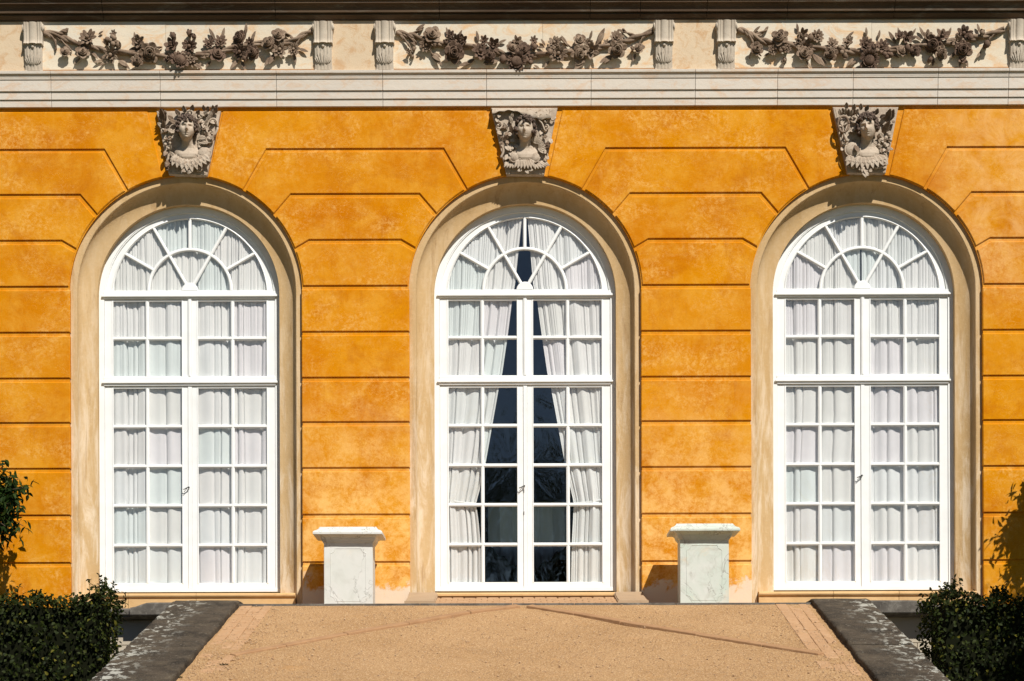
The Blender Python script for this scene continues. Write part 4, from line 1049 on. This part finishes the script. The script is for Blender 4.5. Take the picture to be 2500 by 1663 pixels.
def orn1(g,h,f,r):
    # curled leaves upper left
    for (u,v,a,L,W) in ((330,520,100,300,110),(360,420,118,230,90),(300,620,80,180,90)): acan(h,f,u,v,a,L,W,r,curl=.5)
    scroll(g,f,300,610,70,1.1,90,-1,.012); scroll(h,f,290,360,60,1.1,60,1,.012); scroll(h,f,420,760,60,1.0,180,1,.012)
    for (u,v,q) in ((340,885,34),(430,860,30),(400,960,34),(560,640,26),(330,780,24)): g.ball(f(u,v,-.08),q/1568,8)
    for (u,v,a,L,W) in ((380,1000,250,160,80),(420,1180,255,200,90),(440,1080,300,220,110),(400,1300,260,110,60)): acan(h,f,u,v,a,L,W,r)
    # crest above the head
    for i,(u,v,a) in enumerate(((500,420,150),(620,330,130),(720,280,100),(850,260,70),(930,330,40),(560,480,170))): acan(h,f,u,v,a,130,90,r,-.07,.5,2)
    scroll(g,f,980,360,80,1.1,30,1,.014); scroll(g,f,820,300,75,1.0,150,-1,.013)
    # frond with oval hollow at the right
    pts=[f(1240+105*cos(t)*1.0+20*sin(t),560-170*sin(t),-.085) for t in [2*PI*i/22 for i in range(23)]]; g.tube(pts,.013,8)
    o=[(1240+80*cos(t),560-140*sin(t)) for t in [2*PI*i/20 for i in range(20)]]
    for i in range(9): acan(h if i>5 else g,f,1040+i*30,640-i*52,60+(-i*2),120,62,r,-.06,.4,1)
    for i in range(6): g.leaf(f(1010+i*40,620-i*62,-.07),(cos(R(25+i*8)),-.2,sin(R(25+i*8))),OUT,.085,.035,.008,.3)
    for (u,v,a) in ((1090,250,95),(1150,270,75),(1270,250,95),(1310,290,75)): acan(h,f,u,v,a,110,70,r,-.08,.6,2)
    for (u,v,a) in ((960,760,-10),(970,820,-25),(990,870,-5),(1100,800,10)): acan(g,f,u,v,a,200,90,r,-.07,.2,2)
    scroll(g,f,1170,790,100,1.2,120,-1,.015); scroll(g,f,1230,690,60,1.,60,1,.012)
    # round pad lower right, scroll of the shoulder
    g.ball(f(1090,1060,-.085),(.082,.035,.082),20); pts=[f(1090+128*cos(t),1060-128*sin(t),-.10) for t in [PI*1.05+PI*1.1*i/16 for i in range(17)]]; g.tube(pts,.010,8)
    # skirt of leaves
    for i in range(9):
        u=560+i*58; a=-110+i*9; acan(g,f,u,1110+18*abs(i-4)*-1+40,a,290-12*abs(i-4),105,r,-.100,-.05,2)
    scroll(g,f,1000,1340,62,1.0,200,1,.013); pts=[f(560+i*30,1180+i*26+(i*i)*1.2,-.09) for i in range(9)]; g.tube(pts,[.016-.0012*i for i in range(9)],8)
    for (u,v,a,L) in ((760,1380,195,110),(760,1440,20,110),(700,1430,150,60),(820,1430,60,70)): g.leaf(f(u,v,-.11),(cos(R(a)),-.1,sin(R(a))),OUT,L/1568,.045,.012,.2)
def orn2(g,h,f,r):
    # draped cloth across the top
    rows=[]
    for i in range(31):
        t=i/30; u=170+1130*t; lo=290-60*sin(PI*min(1,t*1.6))+ (0 if t<.35 else (t-.35)*230) -(0 if t<.85 else (t-.85)*500)+12*sin(t*40)
        rows.append([f(u,185,-.05),f(u,205,-.085),f(u,(205+lo)/2,-.10),f(u,lo,-.13),f(u,lo+8,-.115),f(u,lo-4,-.05)])
    g.grid(rows,True)
    for (u,v,a) in ((320,300,250),(230,270,250),(250,380,280)): acan(g,f,u,v,a,110,70,r,-.07,.3,2)
    scroll(g,f,290,530,90,1.0,120,-1,.013); scroll(h,f,390,570,40,1.0,0,1,.016)
    for (u,v,q) in ((390,560,40),(350,760,34),(440,820,30),(350,870,38),(500,660,34),(490,470,20)): g2=flower('rose',f(u,v,-.06),q/1568,r,None); n=len(h.v); h.v+=g2.v; h.f+=[[x+n for x in ff] for ff in g2.f]; h.sm+=g2.sm; h.t+=g2.t
    for (u,v,a,L) in ((560,480,120,150),(540,400,80,120),(960,450,75,140),(980,360,60,110)): acan(g,f,u,v,a,L,60,r,-.07,.3,2)
    pts=[f(1040+i*18,350+i*34+20*sin(i),-.10) for i in range(9)]; g.tube(pts,[.012]*9,8,flat=2.)
    pts=[f(1330-60*cos(t)*1.0,330+110*sin(t)-20,-.09) for t in [i*PI/10-.8 for i in range(12)]]; g.tube(pts,.011,8)
    scroll(g,f,1230,330,90,1.2,40,1,.014); scroll(g,f,1200,560,60,1.,100,-1,.012); scroll(g,f,1190,440,60,1.,200,-1,.010)
    for (u,v,q) in ((1190,620,26),(1130,600,24),(1280,250,26),(1210,230,24)): g.ball(f(u,v,-.08),q/1568,8)
    # shells right of the face
    for i in range(7): g.leaf(f(1010,870,-.075),(cos(R(10+i*22)),-.25,sin(R(10+i*22))),OUT,.095,.040,.010,.15)
    for i in range(6): g.leaf(f(1050,960,-.075),(cos(R(-50+i*22)),-.25,sin(R(-50+i*22))),OUT,.10,.040,.010,.15)
    for (u,v,a,L) in ((1180,870,-20,120),(1200,1130,-100,110),(1130,730,-15,110)): acan(h,f,u,v,a,L,70,r,-.07,.3,2)
    # left cartouche
    pts=[f(345+40*sin(i*.35),900+i*24,-.09) for i in range(11)]; g.tube(pts,[.014]*11,8)
    for (u,v,a,L) in ((420,900,-60,150),(560,900,-110,150),(480,1080,-120,150),(520,1000,-80,160),(600,880,-60,130)): acan(g,f,u,v,a,L,90,r,-.07,.2,2)
    # two scrolled pads
    for u in (600,985):
        g.ball(f(u,1130,-.095),(.060,.030,.060),18); pts=[f(u+95*cos(t),1130-95*sin(t),-.105) for t in [PI*1.0+PI*1.0*i/16 for i in range(17)]]; g.tube(pts,.008,8)
    scroll(g,f,690,1150,40,1.0,180,-1,.010); scroll(g,f,900,1150,40,1.0,0,1,.010)
    pts=[f(790+95*cos(t),1190-80*sin(t),-.11) for t in [i*PI/12 for i in range(13)]]; g.tube(pts,.009,8)
    for i in range(7): acan(g,f,690+i*34,1140+8*abs(3-i),-118+i*9,230-8*abs(i-3),70,r,-.10,-.02,1)
    for i in range(6): acan(g,f,480+i*36,1210,-125+i*8,150,60,r,-.075,0,1)
    for i in range(6): acan(g,f,960+i*36,1230,-75+i*9,150,60,r,-.075,0,1)
    for (u,v,a) in ((740,1370,200),(800,1390,-40),(860,1380,0)): g.leaf(f(u,v,-.10),(cos(R(a)),-.1,sin(R(a))),OUT,.06,.04,.010,.2)
def orn3(g,h,f,r):
    # oval hoop upper left with a little figure-like twig
    pts=[f(385+105*cos(t),500-150*sin(t),-.13) for t in [2*PI*i/24 for i in range(25)]]; h.tube(pts,.014,8)
    for i in range(7): acan(h if i%2 else g,f,330+i*45,330-14*sin(i*1.2),110-i*9,120,80,r,-.09,.5,2)
    for (u,v,a) in ((440,210,95),(570,240,80),(720,230,100),(800,250,60),(900,330,30),(1000,320,70),(1080,380,20)): acan(h,f,u,v,a,120,85,r,-.09,.5,2)
    scroll(g,f,620,360,80,1.1,180,1,.014); scroll(g,f,860,330,70,1.,150,-1,.013)
    for i in range(6): acan(g,f,520+i*20,430+i*25,-20+i*5,160,70,r,-.065,.1,1)
    for (u,v,a) in ((500,610,0),(560,560,-15),(620,640,180)): acan(g,f,u,v,a,140,60,r,-.07,.2,1)
    pts=[f(340+i*12+10*sin(i),480+i*40,-.12) for i in range(10)]; g.tube(pts,[.012,.010,.011,.012,.013,.014,.016,.018,.02,.018],8)
    for (u,v,a,L) in ((390,520,40,80),(350,600,160,80),(430,640,30,70),(300,640,100,80)): g.leaf(f(u,v,-.12),(cos(R(a)),0,sin(R(a))),OUT,L/1568,.02,.006,.1)
    # disc with beaded rim lower left
    g.ball(f(560,980,-.10),(.090,.030,.090),20); pts=[f(560+145*cos(t),980-145*sin(t),-.115) for t in [PI*.8+PI*1.25*i/18 for i in range(19)]]; g.tube(pts,.009,8)
    acan(h,f,600,900,-70,170,80,r,-.13,.1,2); scroll(g,f,400,850,60,1.0,0,-1,.013)
    # plumes at the right
    for (u,v,a,L,W) in ((1210,480,80,260,130),(1260,440,70,220,110),(1130,680,60,230,130),(1180,640,40,190,100),(1320,430,-60,80,60)): acan(h,f,u,v,a,L,W,r,-.08,.45,2)
    for (u,v,q) in ((1200,760,40),(1260,700,36),(1290,800,34),(1100,800,40),(1180,880,38),(1060,900,34),(1240,900,30)): g.ball(f(u,v,-.085),q/1568*1.0,8); 
    for i in range(12): acan(h if i%3==0 else g,f,1040+(i%4)*70,780+(i//4)*90,r.uniform(0,360),100,55,r,-.075,.3,1)
    scroll(g,f,1150,1130,80,1.1,120,-1,.014); scroll(g,f,1090,1220,60,1.0,60,1,.012)
    # skirt
    for i in range(9): acan(g,f,560+i*62,1080,-120+i*9,300-10*abs(i-4),105,r,-.100,-.05,2)
    pts=[f(930+i*34,1330-i*i*1.6+10*i*.6,-.09) for i in range(10)]; g.tube(pts,[.016-.0008*i for i in range(10)],8)
    scroll(g,f,580,1290,46,1.0,200,1,.012)
    for (u,v,a,L) in ((760,1280,-100,150),(760,1400,-70,140),(800,1440,-40,80),(740,1350,200,70),(870,1380,-20,70),(790,1330,-80,150)): g.leaf(f(u,v,-.105),(cos(R(a)),-.15,sin(R(a))),OUT,L/1568,.05,.014,.1)
keystone(0,(360,240),dict(slab=((170,242),(1400,242),(1140,1478),(405,1452)),label='keystone over the left window, bust looking right beside a curled frond with an oval hollow',head=(745,600,1.12),yaw=0.20,tilt=0.05,pitch=-0.05,orn=orn1))
keystone(1,(1180,240),dict(slab=((145,180),(1420,180),(1165,1462),(440,1455)),label='keystone over the middle window, bust under a draped cloth with two round pads below',head=(800,610,1.12),yaw=-0.06,tilt=0.03,pitch=-0.02,orn=orn2))
keystone(2,(2010,240),dict(slab=((180,165),(1440,165),(1195,1428),(465,1428)),label='keystone over the right window, bust turned left beside an oval hoop and a round disc',head=(850,570,1.15),yaw=-0.30,tilt=-0.12,pitch=0.05,orn=orn3))

# ================================================================== PEDESTALS
def pedestal(pxl,pxr,pxc,mat,label,pyc,dep,yf):
    yfront=yf; s=(D+yfront)/F
    xl,xr=X(pxl,1400,yfront),X(pxr,1400,yfront); cx=(xl+xr)/2; hx=(xr-xl)/2; hy=dep/2; cy=yfront+hy
    t=thing("pedestal",label,'pedestal',(cx,cy,ZCR),'marble pedestals by the wall')
    zt=Z(pyc+40,yfront,pxc)-ZCR; zc=Z(pyc,yfront-0.1,pxc)-ZCR
    g=MB(); g.box(-hx,hx,-hy,hy,0.0,zt)
    # thin raised frame line with notched corners on the front
    a,b=hx-0.075,0.09; zt2=zt-0.065; n=0.055
    outl=[(-a+n,zt2),(a-n,zt2)]+[(a-n*(1-sin(PI/2*k/6)) if False else a-n+ n*(1-cos(PI/2*k/6)),zt2-n*sin(PI/2*k/6)) for k in range(1,7)]+[(a,b+n)]+[(a-n*sin(PI/2*k/6),b+n-n*(1-cos(PI/2*k/6))) for k in range(1,7)]+[(-a+n,b)]+[(-a+n-n*(1-cos(PI/2*k/6)),b+n*sin(PI/2*k/6)) for k in range(1,7)]+[(-a,zt2-n)]+[(-a+n*sin(PI/2*k/6),zt2-n+n*(1-cos(PI/2*k/6))) for k in range(1,6)]
    inn=offs(outl,0.008); m=len(outl)
    v=[(x,-hy-0.0005,z) for x,z in outl]+[(x,-hy-0.007,z) for x,z in offs(outl,.004)]+[(x,-hy-0.0005,z) for x,z in inn]
    g.add(v,[(i,(i+1)%m,m+(i+1)%m,m+i) for i in range(m)]+[(m+i,m+(i+1)%m,2*m+(i+1)%m,2*m+i) for i in range(m)])
    g.build("shaft",mat,t,bevel=0.004)
    g=MB(); loops=[]
    H=zc-zt
    pf=[(-.02,-.002),(0.006,-.002),(0.012,0.004),(0.012,0.015),(0.022,0.018),(0.022,0.030),(0.030,0.034),(0.032,0.048),(0.038,0.064),(0.056,0.078),(0.056,0.083),(0.118,0.085),(0.122,0.090),(0.122,0.112),(0.114,0.124),(0.098,0.135),(0.080,0.142),(0.066,0.152),(0.056,0.166),(0.050,0.170),(0.046,H)]
    for o_,z in pf: loops.append([(-hx-o_,-hy-o_,zt+z),(hx+o_,-hy-o_,zt+z),(hx+o_,hy+o_,zt+z),(-hx-o_,hy+o_,zt+z)])
    # break the long edges so light rakes across slight wear
    rows=[]
    for l in loops:
        row=[]
        for i in range(4):
            A=Vector(l[i]);Bq=Vector(l[(i+1)%4])
            for k in range(10): 
                p=A.lerp(Bq,k/10); q=noise.fractal(p*9+Vector((pxc,0,0)),1,2,3)*0.0035; row.append(p+Vector((q,q,q*.6)))
        rows.append(row)
    g.grid(rows,False,True); g.add(rows[-1],[list(range(len(rows[-1])))])
    g.build("cap",mat,t,bevel=0)
    return t
pedestal(791,910,850,M_marb1,"white marble pedestal with a thin crack, between the left and middle windows",1285,0.42,-0.765)
pedestal(1660.5,1779.5,1718,M_marb2,"greenish stained marble pedestal with dark veins, between the middle and right windows",1277,0.36,-0.765)

# ================================================================== PLANTS
def leafcloud(mb,pts,rng,L,W,droop=0.3,outdir=None,jit=0.9):
    for p,nrm in pts:
        nrm=Vector(nrm); d=Vector((rng.uniform(-1,1),rng.uniform(-1,1),rng.uniform(-1,1)))*jit+nrm*0.6; d.z-=droop; d.normalize()
        up=nrm+Vector((rng.uniform(-.8,.8),rng.uniform(-.8,.8),rng.uniform(-.3,.9))); sd=d.cross(up)
        if sd.length<1e-3: continue
        sd.normalize(); nn=sd.cross(d); l=L*rng.uniform(.65,1.25); w_=W*rng.uniform(.75,1.2)
        b=Vector(p); m1=b+d*l*0.38; m2=b+d*l*0.72-nn*l*0.05; tip=b+d*l-nn*l*0.16; f=nn*w_*0.18
        v=[b,m1+sd*w_*.5+f,m1,m1-sd*w_*.5+f,m2+sd*w_*.36+f*.8,m2,m2-sd*w_*.36+f*.8,tip]
        mb.add(v,[(0,1,2),(0,2,3),(1,4,5,2),(2,5,6,3),(4,7,5),(5,7,6)],True,rng.random())
def hedge(x0,x1,y0,y1,zt,label,bumps,seed,cat='hedge'):
    cx=(x0+x1)/2; cy=(y0+y1)/2
    t=thing("hedge",label,cat,(cx,cy,0),'clipped hedges beside the ramp'); rng=random.Random(seed)
    def top(x):
        z=zt+0.035*noise.noise(Vector((x*3,seed,0)))+0.02*noise.noise(Vector((x*9,seed,2)))
        for bx,bw,bh in bumps: z+=bh*math.exp(-((x-bx)/bw)**2)
        return z
    g=MB(); pts=[]
    area_f=(x1-x0)*(zt)
    def fuzz(p,n):
        q=noise.fractal(Vector(p)*3.1+Vector((seed,0,0)),1,2,3)*0.075; return Vector(p)+Vector(n)*(q+rng.uniform(-.07,.03))
    dens=560
    for side,(n,cnt) in enumerate((((0,-1,0),int((x1-x0)*zt*dens)),((0,0,1),int((x1-x0)*(y1-y0)*dens*1.2)),((1,0,0),int((y1-y0)*zt*dens)),((-1,0,0),int((y1-y0)*zt*dens)),((0,1,0),int((x1-x0)*zt*dens*.4)))):
        for _ in range(cnt):
            x=rng.uniform(x0,x1); y=rng.uniform(y0,y1); zz=top(x)*(1-rng.random()**1.3*1.0)
            if zz<0.05: continue
            if side==0: p=(x,y0,zz)
            elif side==1: p=(x,y,top(x)-rng.random()**2*.06)
            elif side==2: p=(x1,y,zz)
            elif side==3: p=(x0,y,zz)
            else: p=(x,y1,zz)
            q=fuzz(p,n); pts.append((q-Vector((cx,cy,0)),n))
    leafcloud(g,pts,rng,0.053,0.034,0.25)
    # sprigs standing proud
    tw=MB()
    for bx,bw,bh in bumps:
        for _ in range(int(16)):
            x=bx+rng.gauss(0,bw*.7); y=rng.uniform(y0,y1); z=top(x)-0.05; L=rng.uniform(.06,.20); dx=rng.uniform(-.25,.25)
            tw.tube([(x-cx,y-cy,z),(x+dx*L-cx,y-cy,z+L)],[.004,.002],4); lp=[((x+dx*L*s-cx,y-cy,z+L*s),(rng.uniform(-1,1),-.3,.5)) for s in (.3,.45,.6,.75,.9,1)]
            leafcloud(g,lp*2,rng,0.05,0.026,0.0)
    g.build("foliage",M_hedge,t)
    n=24; rows=[]
    for i in range(n+1):
        x=x0+0.10+(x1-x0-0.20)*i/n; z=top(x)-0.10
        rows.append([(x-cx,y0+0.10-cy,0),(x-cx,y0+0.10-cy,z),(x-cx,y1-0.1-cy,z),(x-cx,y1-.1-cy,0)])
    tw.grid(rows,False,True); 
    for r in (rows[0],rows[-1]): tw.add(r,[(0,1,2,3)])
    tw.build("branches",M_twig,t)
hl_y=-2.5
hedge(-8.6,X(252,1550,hl_y),hl_y,hl_y+1.0,Z(1458,hl_y),"clipped dark green hedge left of the ramp, a tuft rising at its right end",[(X(232,1450,hl_y),0.11,0.13),(X(-20,1450,hl_y),0.5,0.05)],3)
hedge(X(2292,1600,hl_y),8.9,hl_y,hl_y+1.0,Z(1462,hl_y),"clipped shadowed hedge right of the ramp, yellowing leaves along its top",[(X(2345,1450,hl_y),0.12,0.10),(X(2460,1450,hl_y),0.05,0.05)],8)
def laurel(x,zc,rx,rz,label,seed,parts):
    y=-0.78; t=thing("laurel_tree",label,'tree',(x,y,0),'laurel trees by the wall'); rng=random.Random(seed)
    g=MB(); g.tube([(0,0,0),(0.02,0,1.2),(-0.01,0.01,2.4),(0.02,0,zc-0.2)],[.04,.034,.028,.016],8); g.build("trunk",M_bark,t)
    br=MB(); lf=MB()
    for (tx,tz,L,n) in parts:
        # arching twig from the crown's heart to its tip, leaves along it
        a=Vector((0,0,zc-0.1)); tip=Vector((tx-x,rng.uniform(-.18,.18),tz)); mid=a.lerp(tip,.55)+Vector((0,rng.uniform(-.08,.08),0.16))
        pts=[a.lerp(mid,s).lerp(mid.lerp(tip,s),s) for s in [i/8 for i in range(9)]]; br.tube(pts,[.012*(1-s/9)+.0025 for s in range(9)],5)
        lp=[]
        for q in range(n):
            s=rng.uniform(0.30,1.0); i=min(7,int(s*8)); p=pts[i].lerp(pts[i+1],s*8-i)+Vector((rng.gauss(0,.05),rng.gauss(0,.06),rng.gauss(0,.05)))
            lp.append((p,(rng.uniform(-1,1),rng.uniform(-.8,.5),rng.uniform(-.2,.4))))
        leafcloud(lf,lp,rng,L,L*0.36,0.55,jit=.8)
    br.build("branches",M_bark,t); lf.build("foliage",M_laurel,t)
yl=-0.78
def pt(px,py): q=P(px,py,yl); return q.x,q.z
def shp(px,py):   # tip whose shadow falls on the wall at this picture point
    q=P(px,py,0); return q.x+0.5*0.78,q.z+1.15*0.78
lt=[(*pt(a,b),.115,int(n*1.9)) for a,b,n in ((12,1140,30),(25,1165,40),(45,1170,34),(62,1190,40),(40,1215,60),(72,1195,24),(58,1240,44),(30,1255,70),(10,1230,80),(-20,1200,90),(-60,1160,90),(20,1290,60),(58,1285,24),(35,1300,40),(0,1310,70),(-40,1280,120),(-80,1240,120),(-90,1320,100),(-120,1200,110),(-30,1350,70),(-140,1300,90))]
laurel(X(-95,1250,yl),P(-95,1240,yl).z,.9,.8,"leafy laurel tree at the left edge, its drooping leaves against the orange wall",41,lt)
rt=[(*shp(a,b),.115,int(n*1.5)) for a,b,n in ((2490,1215,40),(2475,1235,50),(2462,1240,30),(2480,1270,60),(2455,1300,36),(2425,1312,22),(2440,1325,26),(2470,1310,60),(2500,1290,120),(2495,1340,90),(2480,1350,50),(2470,1385,22),(2495,1400,36),(2460,1405,18),(2530,1240,120),(2560,1300,120),(2540,1360,120),(2600,1280,100),(2585,1390,90),(2438,1318,40),(2450,1345,40),(2465,1275,40),(2485,1240,60),(2475,1395,40),(2440,1410,24),(2492,1425,40))]
sx,sz=shp(2580,1310)
laurel(sx,sz,.9,.8,"laurel tree just off the right edge casting leaf shadows on the orange wall",43,rt)

def bigtree(x,y,h,rx,rz,label,seed,nl=9000,group='garden trees facing the palace',leaf=0.22,z0=None):
    t=thing("garden_tree",label,'tree',(x,y,0),group); rng=random.Random(seed)
    g=MB(); zc=h-rz; g.tube([(0,0,0),(0.1,0,h*.3),(-.1,.1,h*.55),(0,0,zc)],[h*.025,h*.02,h*.015,h*.008],10)
    cl=[]
    for k in range(26):
        a=rng.uniform(0,6.28); e=rng.uniform(-.9,1); r_=rng.uniform(.4,1)
        c=Vector((cos(a)*rx*r_*math.sqrt(1-e*e*.8),sin(a)*rx*r_*math.sqrt(1-e*e*.8),zc+rz*e*.85)); cl.append((c,rng.uniform(.22,.42)*rx))
        g.tube([(0,0,zc*.6+rng.uniform(0,.3)*zc),c*0.5+Vector((0,0,zc*.42)),c],[h*.008,h*.005,h*.002],6)
    g.build("trunk",M_bark,t); f=MB(); pts=[]
    for _ in range(nl):
        c,r_=rng.choice(cl); d=Vector((rng.gauss(0,1),rng.gauss(0,1),rng.gauss(0,1))).normalized(); pts.append((c+d*r_*rng.uniform(.5,1.1),d))
    leafcloud(f,pts,rng,leaf,leaf*.5,.3); f.build("crown",M_tree,t)
bigtree(8.0,-4.9,8.7,1.6,2.2,"unseen small tree added off the right edge to shade the right hedge",74,8500,'unseen trees added for shade beside the ramp',0.11)  # out of view, added to put the right hedge and basement in shade
bigtree(2.2,-62,17.0,5.0,4.6,"broad garden tree standing opposite the middle window",71)
bigtree(-6.5,-66,16.8,4.5,4.2,"tall garden tree standing opposite the left window",72)
bigtree(9.8,-64,14.5,4.2,3.8,"lower garden tree standing opposite the right window",73)
